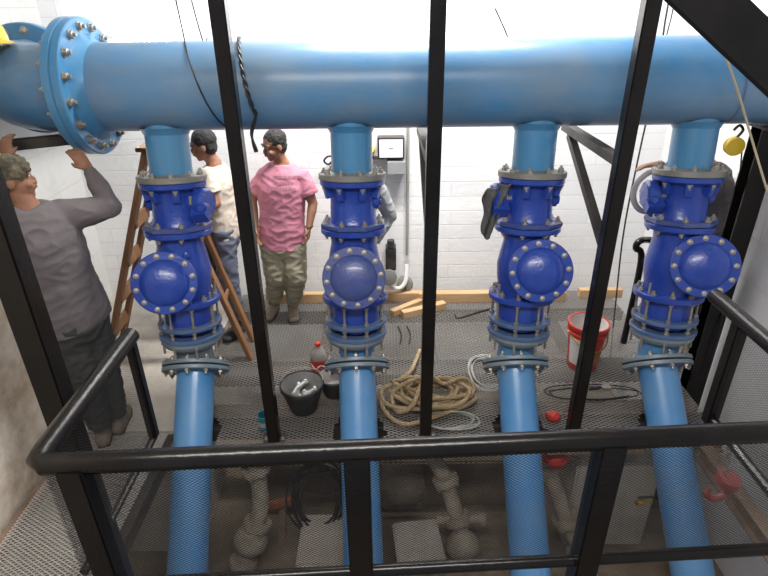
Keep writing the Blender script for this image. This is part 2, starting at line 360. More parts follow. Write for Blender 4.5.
# ---------------- guard rail
ZR = 1.48
def gy(x): return 1.131+(x+.953)*.047
t = thing('guard_rail', (.2, 1.15, .0), 'near black tubular guard rail with fine mesh panel crossing the lower view', 'railing')
XA, XB = -.953, 1.39
rail = [V((-.96, 1.80, ZR)), V((-.958, 1.19, ZR)), V((-.953, 1.15, ZR)), V((-.93, gy(-.93), ZR))] + [V((x, gy(x), ZR)) for x in (-.6, 0, .6, 1.2, 1.34)] + [V((1.375, 1.25, ZR)), V((1.39, 1.29, ZR)), V((1.39, 2.06, ZR))]
MB().tube(rail, .031, 16).build('top_rail', 'black', t)
def gpost(x, y, z0, s_=.072, nm='post'): return MB().box((x, y, (z0+ZR)/2), (s_, s_, ZR-z0)).build(nm, 'black', t, bevel=.005)
gx = [at(80, 480, Y=1.14).x, at(358.5, 480, Y=1.19).x, at(606, 460, Y=1.21).x]
for x in gx: gpost(x, gy(x), .0)
gpost(-.96, 1.78, 1.0, .036); gpost(1.39, 1.86, .97, .05)
MB().tube([(-.95, gy(-.95), .972)] + [(x, gy(x), .972) for x in (0, .7, 1.37)], .02, 12).build('lower_rail', 'black', t)
MB().tube([(1.39, 1.25, 1.0), (1.39, 1.86, 1.0)], .020, 10).build('lower_rail', 'black', t)
MB().tube([(-.956, 1.16, 1.0), (-.96, 1.78, 1.0)], .014, 10).build('lower_rail', 'black', t)
ux = V((cos(atan2(.047, 1)), sin(atan2(.047, 1)), 0))
grating('mesh_panel', (-.95, gy(-.95)+.012, .98), ux, (0, 0, 1), 2.33, .475, .0145, .0105, .0012, .0012, 'meshb', t)
grating('mesh_panel', (-.957, 1.16, 1.01), (0, 1, 0), (0, 0, 1), .61, .45, .0145, .0105, .0009, .0009, 'meshb', t)
grating('mesh_panel', (1.39, 1.28, 1.01), (0, 1, 0), (0, 0, 1), .57, .45, .0145, .0105, .0009, .0009, 'meshb', t)
# handrail behind valve four
hp = [at(652, 304, Y=4.0), at(641, 262, Y=4.0), at(636, 248, Y=4.0), at(640, 241, Y=4.0), at(650, 240, Y=4.05), at(664, 243, Y=3.95), at(676, 246, Y=3.9)]
hb = at(655, 320, Y=4.0); hb.z = 0; hp[0] = V((hp[1].x, 4.0, 0))
tag(MB().tube(bez(hp, 5), .026, 12).build('hand_rail', 'black'), 'bent black tube handrail standing behind the rightmost valve', 'railing')
# ================================================================== BLUE PIPEWORK
HY, HZ, HR = 3.5, 2.165, .25
XF = -1.735
t = thing('header_pipe', (.5, HY, HZ-.25), 'long horizontal light blue header pipe with four downward branches', 'pipe')
MB().lathe([(HR, 0), (HR, 2.45+(-XF)-.04)], (XF+.04, HY, HZ), (1, 0, 0), 56, cap=False).build('main_pipe', 'bluehdr', t)
# right end: elbow body curving up/right beyond the last branch
eb = MB(); eb.lathe([(HR+.004, 0), (HR+.006, .008), (HR+.004, .016)], (2.02, HY, HZ), (1, 0, .12), 56, cap=False); eb.build('weld_seam', 'joint', t)
for (p, u) in COLS:
    sb = MB(); sb.lathe([(.129, .14), (.128, .515)], p, u, 40, cap=False)
    sb.lathe([(.155, .235), (.142, .250), (.131, .272)], p, u, 40, cap=False); sb.build('branch_pipe', 'blue', t)
    fl = MB(); fl.lathe([(.128, .505), (.15, .515), (.207, .515), (.21, .519), (.21, .548), (.207, .552), (.128, .552)], p, u, 44, cap=False)
    fo = fl.build('branch_flange', 'gflange', t); tag(fo, 'dusty grey steel flange under the branch')
    bolts(fo, 'b', p+u*.515, -u, .178, 10, .3)
fl = MB().lathe([(HR, 0), (HR+.03, .0), (.378, .0), (.384, -.006), (.384, -.046), (.378, -.05), (HR-.02, -.05)], (XF+.03, HY, HZ), (1, 0, 0), 60, cap=False)
fl.lathe([(HR+.05, 0), (HR+.02, .03), (HR, .06)], (XF+.03, HY, HZ), (1, 0, 0), 60, cap=False)
fo = fl.build('end_flange', 'blue', t); bolts(fo, 'L', (XF+.03, HY, HZ), (1, 0, 0), .335, 16, .1)
# elbow on the left going back
t = thing('elbow_pipe', (-2.3, 3.7, HZ-.25), 'light blue elbow pipe at the far left turning back behind the big bolted flange', 'pipe')
ar = .46; pts = [V((XF-.03, HY, HZ)), V((-1.88, HY, HZ))]
for k_ in range(1, 9): a = k_*pi/16; pts.append(V((-1.88-ar*sin(a), HY+ar*(1-cos(a)), HZ)))
MB().tube(pts, HR, 48).build('bend', 'bluehdr', t)
fl = MB().lathe([(HR-.02, 0), (.378, 0), (.384, .006), (.384, .044), (.378, .05), (HR, .05)], (XF-.072, HY, HZ), (1, 0, 0), 60, cap=False); fo = fl.build('end_flange', 'blue', t)
bolts(fo, 'L', (XF-.072, HY, HZ), (-1, 0, 0), .335, 16, .1)
fl = MB().lathe([(HR-.02, 0), (.345, 0), (.35, .006), (.35, .05), (HR-.02, .05)], (-2.34, HY+ar, HZ), (0, 1, 0), 56, cap=False); fo = fl.build('rear_flange', 'blue', t)
bolts(fo, 'L', (-2.34, HY+ar, HZ), (0, -1, 0), .305, 14, .1)
MB().cyl((-2.34, HY+ar+.05, HZ), (-2.34, YB-.003, HZ), HR, seg=48).build('rear_pipe', 'bluehdr', t)
ORD = ['leftmost', 'second from the left', 'third from the left', 'rightmost']
SPOT = ['leftmost of four, by the ladder', 'second of four from the left', 'third of four from the left', 'rightmost of four, by the right wall']
YAW = [.30, .0, -.16, -.36]
COVS = [(165, 283), (354, 278), (540, 271), (704, 266)]
ACT = [(1, .75), None, (-1, .55), (-1, .35)]
for i, (p, u) in enumerate(COLS):
    X, Yv, Z = basis(-u, (0, 1, 0))       # local axes
    side = V((1, 0, 0)); side = (side-u*side.dot(u)).normalized(); fwd = u.cross(side).normalized()
    if fwd.y > 0: fwd = -fwd               # toward the camera
    P = lambda s_, a=0, b=0: p+u*s_+side*a+fwd*b
    # --- butterfly valve spool
    base = P(.87)
    t = thing('butterfly_valve', base, 'short blue valve spool under grey flange, ' + SPOT[i], 'valve', 'deep blue spools')
    b = MB(); b.lathe([(.12, .553), (.200, .553), (.203, .557), (.203, .583), (.196, .590), (.160, .600), (.145, .620), (.141, .70), (.146, .80), (.160, .826), (.12, .826)], p, u, 48, cap=False)
    for k_ in range(8):
        a = 2*pi*k_/8+.39; d = side*cos(a)+fwd*sin(a)
        b.bar(P(.585)+d*.165, P(.66)+d*.148, .04, .055, tuple(d))
    b.build('body', 'deep', t)
    # octagonal lower flange
    f_ = MB(); oc = lambda R_, s_: [P(s_)+(side*cos(2*pi*(j+.5)/8)+fwd*sin(2*pi*(j+.5)/8))*R_ for j in range(8)]
    f_.rings([oc(.208, .822), oc(.216, .828), oc(.216, .848), oc(.210, .855)])
    fo = f_.build('lower_flange', 'deepdust', t, ang=25)
    bolts(fo, 'b', P(.822), -u, .183, 8, pi/8+.05)
    bolts(t, 'b', P(.595), u, .180, 8, pi/8)
    # side trunnion
    tr = MB(); tr.lathe([(.05, .10), (.05, .165), (.035, .17), (.035, .18)], P(.69), side if not ACT[i] or ACT[i][0] < 0 else -side, 20); tr.build('trunnion', 'deep', t)
    if ACT[i]:
        sg, fb = ACT[i]; d = (side*sg+fwd*(fb-.45)*1.1).normalized()
        g = MB(); g.lathe([(.055, .11), (.06, .16), (.052, .20)], P(.68), d, 24); g.lathe([(.085, .0), (.09, .01), (.09, .05), (.075, .065), (.04, .07)], P(.68)+d*.185, d, 30)
        x, y, z = basis(d); g.bar(P(.68)+d*.205-fwd*.02, P(.68)+d*.205+u*.085+fwd*.09, .07, .10, tuple(d))
        g.lathe([(.035, 0), (.035, .08), (.02, .10)], P(.68)+d*.22+u*.02, fwd, 18)
        go = g.build('gearbox', 'deep', t); bolts(go, 's', P(.68)+d*.235, d, .072, 6)
        MB().box(P(.66)+d*.15+fwd*.058, (.03, .006, .05), Matrix((side, fwd, -u)).transposed()).build('rating_plate', 'bolt', t)
    # --- check valve with round bolted cover
    t = thing('check_valve', P(1.34), 'large blue valve with domed bolted cover, ' + SPOT[i], 'valve', 'deep blue covered valves')
    b = MB(); b.lathe([(.12, .857), (.205, .857), (.209, .861), (.209, .886), (.204, .892), (.165, .900), (.150, .915), (.146, .96), (.160, 1.03), (.176, 1.12), (.172, 1.20), (.158, 1.28), (.16, 1.315), (.12, 1.315)], p, u, 48, cap=False)
    cc = at(*COVS[i], Y=3.12)
    cdir0 = V((sin(YAW[i]), -cos(YAW[i]), 0)); el = radians(23); cdir = (cdir0*cos(el)+V((0, 0, 1))*sin(el)).normalized()
    root_ = P(1.14); 
    b.rings([[root_*(1-q)+(cc-cdir*.01)*q + (bx*cos(2*pi*j/40)+by*sin(2*pi*j/40))*(.150+.008*q) for j in range(40)] for q in (0, .5, 1) for bx, by in (basis(cdir)[:2],)])
    for sg in (-1, 1): b.bar(P(1.24)+side*sg*.10+fwd*.03, P(.93)+side*sg*.10+fwd*.07, .012, .03)
    b.lathe([(.022, .12), (.022, .175), (.012, .18)], P(1.0), (side*.6+fwd).normalized(), 12)
    b.build('body', 'deep', t)
    bolts(t, 'b', P(.890), u, .180, 8, pi/8)
    c = MB(); c.lathe([(.12, -.004), (.192, -.004), (.197, 0), (.197, .022), (.193, .027), (.146, .027), (.142, .033), (.132, .043), (.105, .056), (.07, .066), (.035, .071), (.0, .073)], cc, cdir, 52, cap=True)
    co = c.build('cover', 'deep' if i != 1 else 'deepdust', t); bolts(co, 'c', cc+cdir*.026, cdir, .170, 12, .13)
    f_ = MB(); f_.lathe([(.12, 1.312), (.212, 1.312), (.217, 1.317), (.217, 1.346), (.213, 1.351), (.12, 1.351)], p, u, 48, cap=False)
    fo = f_.build('lower_flange', 'deep', t); bolts(fo, 'b', P(1.312), -u, .186, 10, .3)
    # --- dismantling joint
    t = thing('dismantling_joint', P(1.60), 'grey-blue ringed coupling with long studs, ' + SPOT[i], 'coupling', 'ringed couplings')
    MB().lathe([(.155, 1.352), (.157, 1.44), (.15, 1.55)], p, u, 44, cap=False).build('inner_sleeve', 'deep', t)
    for s0, R_, m_ in ((1.485, .207, 'joint'), (1.565, .210, 'joint')):
        MB().lathe([(.14, s0), (R_-.004, s0), (R_, s0+.004), (R_, s0+.024), (R_-.004, s0+.028), (.14, s0+.028)], p, u, 48, cap=False).build('ring', m_, t)
    MB().lathe([(.15, 1.593), (.198, 1.596), (.200, 1.62), (.185, 1.645), (.15, 1.66), (.132, 1.68), (.132, 1.65)], p, u, 48, cap=False).build('outer_sleeve', 'gbflange', t)
    for k_ in range(8):
        a = 2*pi*k_/8+.35; q = (side*cos(a)+fwd*sin(a))*.186
        s_ = MB(); s_.cyl(P(1.24 if k_ % 2 else 1.27)+q, P(1.70)+q, .0085, seg=8)
        for s1 in (1.352, 1.467, 1.513, 1.547, 1.62): s_.lathe([(.0165, s1), (.0165, s1+.016)], p+q, u, 6)
        s_.build('stud', 'bolt', t)
    # --- short bent spool + lower pipe
    ld = LOWDIR[i]; e = P(S_END)
    t = thing('discharge_pipe', e+ld*2.2, 'long bright blue pipe slanting down into the pit, ' + ORD[i] + ' of the four', 'pipe', 'slanting blue pipes')
    sp = [P(1.66), P(1.69)]; c0 = P(1.69); c1 = e
    n_ = 8
    for k_ in range(1, n_+1):
        q = k_/n_; h0 = P(1.69+.06); h1 = e-ld*.07
        sp.append(c0*(1-q)**3+h0*3*q*(1-q)**2+h1*3*q*q*(1-q)+c1*q**3)
    MB().tube(sp, .125, 40).build('bent_spool', 'gbflange' if i in (0,) else 'bluepipe', t)
    for k_, (s0, m_) in enumerate(((-.032, 'gbflange'), (.006, 'gbflange'))):
        q = e+ld*s0
        fo = MB().lathe([(.12, 0), (.222, 0), (.226, .004), (.226, .024), (.222, .028), (.12, .028)], q, ld, 48, cap=False).build('flange', m_, t)
        bolts(fo, 'b', q+ld*(0 if k_ == 0 else .028), -ld if k_ == 0 else ld, .194, 10, .3 if k_ == 0 else -.3)
    MB().lathe([(.127, .03), (.127, 2.0)], e, ld, 44, cap=False).build('pipe', 'bluepipe', t)
# ================================================================== PEOPLE
def finish(mb, name, m_, parent, vox, smooth=4, fold=0, fs=6, seed=0):
    o = mb.build(name+'_tmp', m_, centre=False)
    md = o.modifiers.new('r', 'REMESH'); md.mode = 'VOXEL'; md.voxel_size = vox; md.use_smooth_shade = True
    s_ = o.modifiers.new('s', 'SMOOTH'); s_.iterations = smooth; s_.factor = .5
    dg = bpy.context.evaluated_depsgraph_get(); dg.update(); me = bpy.data.meshes.new_from_object(o.evaluated_get(dg))
    bpy.data.objects.remove(o)
    if fold:
        me.calc_loop_triangles() if False else None
        nm = [v.normal.copy() for v in me.vertices]
        for v, n in zip(me.vertices, nm):
            q = V((v.co.x*fs, v.co.y*fs, v.co.z*fs*1.6))+V((seed*7.1, 0, seed))
            a = noise.noise(q); r_ = (1-abs(noise.noise(q*1.7+V((3, 1, 9)))))**3
            v.co += n*(fold*a+fold*1.3*(r_-.5))
    for p_ in me.polygons: p_.use_smooth = True
    me.name = name
    ob = bpy.data.objects.new(name, me); COL.objects.link(ob)
    if not me.materials: me.materials.append(K[m_])
    attach(ob, parent); return ob
def hand(mb, wr, d, nrm, thumb, curl=.5, L=.095):
    """palm from wrist along d, palm faces nrm, thumb on side 'thumb'"""
    d = V(d).normalized(); nrm = V(nrm); nrm = (nrm-d*nrm.dot(d)).normalized(); lat = d.cross(nrm).normalized()
    if lat.dot(V(thumb)) < 0: lat = -lat
    wr = V(wr)
    mb.sweep([(wr-d*.02, .026, .02), (wr+d*.02, .034, .018), (wr+d*.06, .041, .016), (wr+d*.088, .040, .013)], lat, 14)
    for k_, (o_, l_) in enumerate(((.030, .070), (.010, .080), (-.011, .074), (-.030, .058))):
        q = wr+d*.085+lat*o_; a = curl*(.6+.12*k_); pts = [q-d*.02]; ang = a*.5; dd = d
        pts.append(q)
        for j, fr in enumerate((.45, .3, .25)):
            dd = (d*cos(ang)+nrm*sin(ang)); q = q+dd*l_*fr; pts.append(q); ang += a
        mb.tube(pts, [.0095, .0095, .009, .0085, .0065], 8)
    q = wr+d*.02+lat*.028; td = (d*.75+lat*.6+nrm*.35).normalized()
    mb.tube([q-td*.015, q, q+td*.035, q+td*.035+(d*.9+nrm*.4).normalized()*.03], [.012, .0125, .0105, .008], 8)
def person(name, base, label, J, fwd, shirt, trouser, short=True, shoe='boot', hairm='hair', hair=True, hands=None, head=None, sc=1.0, seed=1, gaze=None, cap=None, girth=1.0):
    t = thing(name, base, label, 'person')
    J = {k_: V(v_) for k_, v_ in J.items()}; fwd = V(fwd).normalized(); up = V((0, 0, 1)); g = girth
    sh = (J['sr']-J['sl']).normalized(); hp_ = (J['hr']-J['hl']).normalized()
    mid = (J['hl']+J['hr'])/2; nk = J['neck']; hd = J['head']
    gz = V(gaze).normalized() if gaze else fwd
    hup = (hd-nk).normalized(); hup = (hup*.5+up*.7).normalized(); gz = (gz-hup*gz.dot(hup)).normalized(); hs = gz.cross(hup).normalized()
    HM = Matrix((hs, gz, hup)).transposed()
    chest = nk*.72+mid*.28; waist = nk*.36+mid*.64
    b = MB()
    b.sweep([(mid-(nk-mid).normalized()*.06, .13*g, .10*g), (mid+(nk-mid)*.08, .155*g, .11*g), (waist, .135*g, .095*g), (chest, .16*g, .11*g), (nk*.88+mid*.12, .15*g, .085*g), (nk*.97+mid*.03, .07, .06)], sh, 22)
    b.tube([nk*.9+chest*.1, nk, nk*.45+hd*.55, hd], [.065, .056, .052, .05], 14)
    b.ball(hd+hup*.03-gz*.012, (.075, .094, .088), HM); b.ball(hd-hup*.035+gz*.018, (.060, .070, .072), HM)
    b.ball(hd-hup*.088+gz*.052, (.026, .024, .02), HM)
    b.rings([[hd+gz*(yy)+hup*zz+(hs*cos(2*pi*j/8)+hup*sin(2*pi*j/8))*rr for j in range(8)] for yy, zz, rr in ((.06, .0, .012), (.082, .012, .006), (.098, -.012, .011), (.103, -.026, .013), (.075, -.034, .014))])
    for sg in (-1, 1):
        b.ball(hd+hs*sg*.076-gz*.008-hup*.005, (.009, .02, .031), HM); b.ball(hd+hs*sg*.03+gz*.077+hup*.026, (.026, .012, .008), HM)
        b.ball(hd+hs*sg*.036+gz*.062-hup*.03, (.022, .018, .02), HM)
    b.ball(hd-hup*.052+gz*.083, (.024, .009, .009), HM)
    for s_ in 'lr':
        b.tube([J['s'+s_]*.8+chest*.2, J['s'+s_], J['s'+s_]*.55+J['e'+s_]*.45, J['e'+s_]], [.058*g, .056*g, .047*g, .039], 14)
        wv = J['w'+s_]-J['e'+s_]
        b.tube([J['e'+s_]-wv.normalized()*.01, J['e'+s_]+wv*.3, J['w'+s_]], [.040, .040, .026], 14)
        b.ball(J['e'+s_], .040)
        b.tube([mid*.3+J['h'+s_]*.7, J['h'+s_], J['h'+s_]*.5+J['k'+s_]*.5, J['k'+s_]], [.085*g, .090*g, .075*g, .056*g], 16)
        kv = J['a'+s_]-J['k'+s_]; b.ball(J['k'+s_], .057*g)
        b.tube([J['k'+s_], J['k'+s_]+kv*.3, J['k'+s_]+kv*.75, J['a'+s_]], [.054*g, .057*g, .040, .036], 14)
        tv = (J['t'+s_]-J['a'+s_]); tv.z = 0; tv.normalize(); hl = V((J['a'+s_].x, J['a'+s_].y, J['a'+s_].z-.045))
        b.tube([hl-tv*.03, hl+tv*.04, hl+tv*.12-up*.012, hl+tv*.165-up*.018], [(.03, .035), (.036, .034), (.036, .022), (.025, .014)], 12)
        H = (hands or {}).get(s_, {}); dd = V(H.get('d', tuple(wv))); nr = V(H.get('n', tuple(-sh if s_ == 'r' else sh))); hand(b, J['w'+s_], dd, nr, H.get('t', tuple(fwd)), H.get('c', .45))
    finish(b, 'body', 'skin', t, .0062, 3)
    # face
    for sg in (-1, 1):
        e_ = MB().ball(hd+hs*sg*.031+gz*.080+hup*.012, (.011, .005, .0055), HM, 12).build('eye', 'eye', t)
        MB().ball(hd+hs*sg*.031+gz*.083+hup*.012, (.0055, .003, .0055), HM, 10).build('iris', 'pupil', e_)
        MB().tube([hd+hs*sg*q+gz*zz+hup*hh for q, zz, hh in ((.014, .09, .032), (.032, .088, .037), (.05, .074, .031))], .0045, 6).build('eyebrow', 'hair', t)
    MB().ball(hd-hup*.052+gz*.0905, (.021, .005, .007), HM, 12).build('lips', 'lip', t)
    if hair:
        h_ = MB(); h_.ball(hd+hup*.045-gz*.022, (.083, .096, .088), HM); h_.ball(hd-hup*.005-gz*.045, (.076, .062, .075), HM)
        finish(h_, 'hair', hairm, t, .008, 2, .004, 30, seed)
    if cap:
        c_ = MB(); c_.ball(hd+hup*.052-gz*.012, (.090, .108, .085), HM); c_.ball(hd+hup*.0-gz*.06, (.075, .06, .085), HM); c_.tube([hd-gz*.10-hup*.01, hd-gz*.13-hup*.07, hd-gz*.12-hup*.12], [.03, .025, .012], 8)
        finish(c_, 'head_wrap', cap, t, .008, 2, .008, 16, seed)
    # shirt
    s = MB(); hem = mid-(nk-mid).normalized()*.05
    s.sweep([(hem, .178*g, .130*g), (mid+(nk-mid)*.12, .178*g, .128*g), (waist, .170*g, .122*g), (chest, .185*g, .132*g), (nk*.87+mid*.13, .172*g, .105*g), (nk*.975+mid*.025, .095, .078)], sh, 26, (False, False))
    for q in 'lr':
        a_, e_, w_ = J['s'+q], J['e'+q], J['w'+q]
        if short: s.tube([a_*.8+chest*.2, a_, a_*.62+e_*.38, a_*.32+e_*.68], [.068*g, .066*g, .072*g, .074*g], 18)
        else:
            s.tube([a_*.8+chest*.2, a_, a_*.55+e_*.45, e_], [.080*g, .082*g, .070*g, .058], 18); s.ball(e_, .060)
            s.tube([e_, e_*.5+w_*.5, w_*.93+e_*.07], [.060, .054, .040], 16)
    finish(s, 'shirt' if short else 'long_sleeved_shirt', shirt, t, .009, 4, .0055, 6.5, seed)
    # trousers
    s = MB(); s.sweep([(mid-up*.06, .155*g, .125*g), (mid+(nk-mid)*.0, .170*g, .124*g), (mid+(nk-mid)*.13, .150*g, .106*g)], hp_, 24, (True, False))
    for q in 'lr':
        h_, k_, a_ = J['h'+q], J['k'+q], J['a'+q]
        s.tube([mid*.3+h_*.7, h_, h_*.5+k_*.5, k_], [.105*g, .108*g, .098*g, .084*g], 20); s.ball(k_, .084*g)
        s.tube([k_, k_*.6+a_*.4, k_*.12+a_*.88], [.082*g, .074*g, .060*g], 18)
    finish(s, 'trousers', trouser, t, .010, 3, .009, 6.5, seed+3)
    for q in 'lr':
        a_ = J['a'+q]; tv = J['t'+q]-a_; tv.z = 0; tv.normalize(); lt = tv.cross(up); hl = V((a_.x, a_.y, a_.z-.045))
        s = MB(); s.tube([a_+up*.05, a_, hl+tv*.0], [.052, .050, .048], 14); s.sweep([(hl-tv*.04, .048, .046), (hl+tv*.04, .053, .048), (hl+tv*.11-up*.006, .057, .040), (hl+tv*.185-up*.010, .050, .032)], lt, 16)
        so = finish(s, 'shoe', shoe, t, .008, 2)
        s = MB(); s.sweep([(hl-tv*.05-up*.043, .040, .012), (hl+tv*.06-up*.043, .046, .012), (hl+tv*.13-up*.043, .058, .012), (hl+tv*.21-up*.043, .042, .012)], lt, 16); s.build('sole', 'dkcloth', so)
    return t, J
def px(d): return {k_: at(v_[0], v_[1], Y=v_[2]) for k_, v_ in d.items()}
def ground(J, dz=.092):
    for k_ in ('al', 'ar'): J[k_].z = dz
    return J
# man in pink
J = px(dict(head=(274, 146, 4.42), neck=(281, 161, 4.46), sl=(266, 175, 4.47), sr=(301, 176, 4.45), el=(252, 200, 4.5), wl=(256, 228, 4.40), er=(313, 203, 4.45), wr=(309, 228, 4.36), hl=(273, 240, 4.46), hr=(292, 241, 4.46), kl=(276, 276, 4.42), kr=(296, 277, 4.40), al=(274, 306, 4.62), ar=(293, 308, 4.58), tl=(266, 314, 4.4), tr=(294, 320, 4.35)))
J = ground(J)
t, _ = person('person', (J['al']+J['ar'])/2*1.0-V((0, 0, .092)), 'man in a pink t-shirt and khaki work trousers standing by the back wall', J, (.05, -1, 0), 'pink', 'khaki', gaze=(-.75, -.6, -.05), seed=1, girth=1.12, hands={'r': dict(c=.8, d=(-.15, -.15, -1))})
MB().tube([J['wr']+V((cos(a)*.033, sin(a)*.033, .012)) for a in [k_*pi/8 for k_ in range(16)]], .004, 6, True).build('bracelet', 'cable', t)
for s_ in 'lr':
    q = J['k'+s_]*.45+J['h'+s_]*.55+V((.085 if s_ == 'r' else -.085, -.02, -.08)); MB().box(q, (.03, .12, .15), Matrix.Rotation(.1, 3, 'Z')).build('cargo_pocket', 'khaki', t, bevel=.008)
from mathutils.bvhtree import BVHTree
sh_ = [c for c in t.children if c.name.startswith('shirt')][0]
bv = BVHTree.FromPolygons([v.co[:] for v in sh_.data.vertices], [p_.vertices[:] for p_ in sh_.data.polygons])
pr = MB(); random.seed(5)
for row, (y0, n_) in enumerate(((176, 6), (182, 5), (188, 6))):
    x0 = 274
    for k_ in range(n_):
        ww = random.choice((2.2, 3.2, 4)); qs = []
        for (xx, yy) in ((x0, y0), (x0+ww, y0), (x0+ww, y0+2.6), (x0, y0+2.6)):
            d_ = (at(xx, yy, Y=4.4)-CAMP).normalized(); h_ = bv.ray_cast(CAMP, d_)
            if h_[0]: qs.append(h_[0]+h_[1]*.003)
        if len(qs) == 4: n0 = pr.av(qs); pr.f.append([n0, n0+1, n0+2, n0+3])
        x0 += ww+.9
K['print'] = mat('faded_print', (.34, .15, .19), .9)
if pr.f: tag(pr.build('shirt_print', 'print', sh_, recalc=False), 'faded darker print')
# man in cream shirt
J = px(dict(head=(203, 146, 4.28), neck=(214, 163, 4.3), sl=(206, 172, 4.18), sr=(218, 171, 4.46), el=(216, 203, 4.12), wl=(198, 214, 3.98), er=(213, 200, 4.5), wr=(195, 190, 4.4), hl=(222, 230, 4.22), hr=(228, 229, 4.38), kl=(228, 276, 4.2), kr=(206, 238, 4.3), al=(238, 316, 4.25), ar=(214, 268, 4.42), tl=(230, 322, 4.15), tr=(205, 275, 4.35)))
J['al'].z = .092
person('person', V((J['al'].x, J['al'].y, 0)), 'man in a cream t-shirt and grey-blue jeans facing left behind the leftmost valve', J, (-1, -.1, 0), 'cream', 'jean', gaze=(-1, -.15, -.1), seed=2, shoe='dkcloth')
# person behind second valve
J = px(dict(head=(352, 146, 4.3), neck=(355, 163, 4.32), sl=(342, 174, 4.34), sr=(372, 177, 4.3), el=(338, 206, 4.3), wl=(346, 232, 4.25), er=(390, 215, 4.35), wr=(374, 244, 4.3), hl=(347, 236, 4.36), hr=(364, 236, 4.34), kl=(348, 276, 4.32), kr=(363, 276, 4.32), al=(347, 308, 4.36), ar=(361, 310, 4.36), tl=(345, 318, 4.2), tr=(362, 320, 4.2)))
J = ground(J)
person('person', V((J['al'].x, J['al'].y, 0)), 'person in a grey hooded top almost hidden behind the second valve from the left', J, (.1, -1, 0), 'greyh', 'dkcloth', short=False, seed=3)
# person behind rightmost valve
J = px(dict(head=(700, 146, 3.78), neck=(706, 163, 3.84), sl=(692, 178, 3.84), sr=(722, 184, 3.84), el=(676, 184, 3.76), wl=(657, 164, 3.68), er=(722, 218, 3.78), wr=(708, 236, 3.80), hl=(698, 248, 3.9), hr=(714, 248, 3.9), kl=(690, 282, 3.86), kr=(704, 282, 3.86), al=(678, 312, 3.9), ar=(692, 314, 3.9), tl=(678, 320, 3.75), tr=(690, 322, 3.75)))
J = ground(J)
person('person', V((J['al'].x, J['al'].y, 0)), 'person in a dark grey top reaching over the rightmost valve, mostly hidden', J, (-.5, -1, 0), 'greyw', 'dkcloth', short=False, seed=4, hands={'l': dict(d=(-1, -.2, -.1), n=(0, -.2, -1), t=(0, -1, 0), c=.35)})
# worker at left
J = px(dict(head=(13, 180, 2.80), neck=(25, 203, 2.80), sl=(6, 226, 2.68), sr=(62, 217, 2.92), el=(4, 190, 3.00), wl=(6, 158, 3.16), er=(111, 207, 3.02), wr=(88, 168, 3.20), hl=(62, 318, 2.80), hr=(84, 314, 2.90), kl=(84, 368, 2.84), kr=(102, 364, 2.95), al=(96, 412, 2.86), ar=(114, 408, 2.98), tl=(104, 412, 3.05), tr=(124, 408, 3.15)))
J = ground(J)
for k_ in ('kl', 'kr'): J[k_].z = .50
t, _ = person('person', V((J['al'].x, J['al'].y, 0)), 'worker at far left in grey shirt and camouflage head wrap reaching up to the flange', J, (.35, .95, 0), 'greyw', 'dkcloth', short=False, seed=5, hair=False, cap='camo', gaze=(.85, .45, .25), girth=1.22,
    hands={'r': dict(d=(-.55, .15, .75), n=(-.5, .6, -.2), t=(-.6, .2, .2), c=.6), 'l': dict(d=(.1, .3, .9), n=(.2, .9, 0), t=(.9, 0, 0), c=.8)}, shoe='boot')
# ================================================================== OBJECTS
# wooden stepladder
t = thing('step_ladder', (-1.75, 4.05, 0), 'brown wooden stepladder standing open behind the leftmost valve', 'ladder')
top = [at(152, 150, Y=3.95), at(158, 150, Y=4.4)]
tz = max(top[0].z, 1.5); A0 = V((-2.28, 3.82, 0)); A1 = V((-2.30, 4.16, 0)); B0 = V((-1.10, 3.82, 0)); B1 = V((-1.14, 4.10, 0)); T0 = V((top[0].x, 3.86, tz)); T1 = V((top[0].x, 4.10, tz))
for a, b in ((A0, T0), (A1, T1)): MB().bar(a, b+V((0, 0, .03)), .035, .085, (0, 1, 0)).build('rail', 'wood', t, bevel=.004)
for a, b in ((B0, T0), (B1, T1)): MB().bar(a, b+V((.05, 0, 0)), .035, .07, (0, 1, 0)).build('rear_leg', 'wood', t, bevel=.004)
for q in (.16, .34, .52, .70, .87): MB().bar(A0*(1-q)+T0*q, A1*(1-q)+T1*q, .09, .025, (1, 0, 0)).build('rung', 'wood', t)
for q in (.3, .75): MB().bar(B0*(1-q)+T0*q, B1*(1-q)+T1*q, .04, .02, (1, 0, 0)).build('spreader', 'wood', t)
MB().box((T0+T1)/2+V((.02, 0, .03)), (.16, .34, .03)).build('top_step', 'wood', t, bevel=.004)
# planks along back wall
def plank(p0, p1, w_, h_, lb, grp='timber offcuts on the deck'):
    return tag(MB().bar(p0, p1, w_, h_, (0, 0, 1)).build('wood_plank', 'plank', bevel=.003), lb, 'plank', grp)
tag(MB().box((-.28, 4.80, .053), (1.62, .07, .095)).build('wood_plank', 'plank', bevel=.003), 'long pine plank lying at the wall foot behind the boots of the man in pink', 'plank', 'timber at the wall')
tag(MB().box((1.05, 4.78, .055), (1.42, .09, .10)).build('wood_plank', 'plank', bevel=.003), 'long pine plank lying at the wall foot between the third valve and middle post', 'plank', 'timber at the wall')
tag(MB().box((2.12, 4.83, .05), (.42, .07, .09)).build('wood_plank', 'plank', bevel=.003), 'short pine plank at the wall foot, right of the right post', 'plank', 'timber at the wall')
a = at(392, 313, Z=.03); b = at(424, 300, Z=.03); plank(a, b, .06, .055, 'thin split timber offcut in front of the wall plank, the left of two crossing')
a = at(402, 313, Z=.035); b = at(440, 302, Z=.035); plank(a+V((.0, -.03, .0)), b+V((.04, -.05, 0)), .07, .065, 'thicker split timber offcut in front of the wall plank, the right of two crossing')
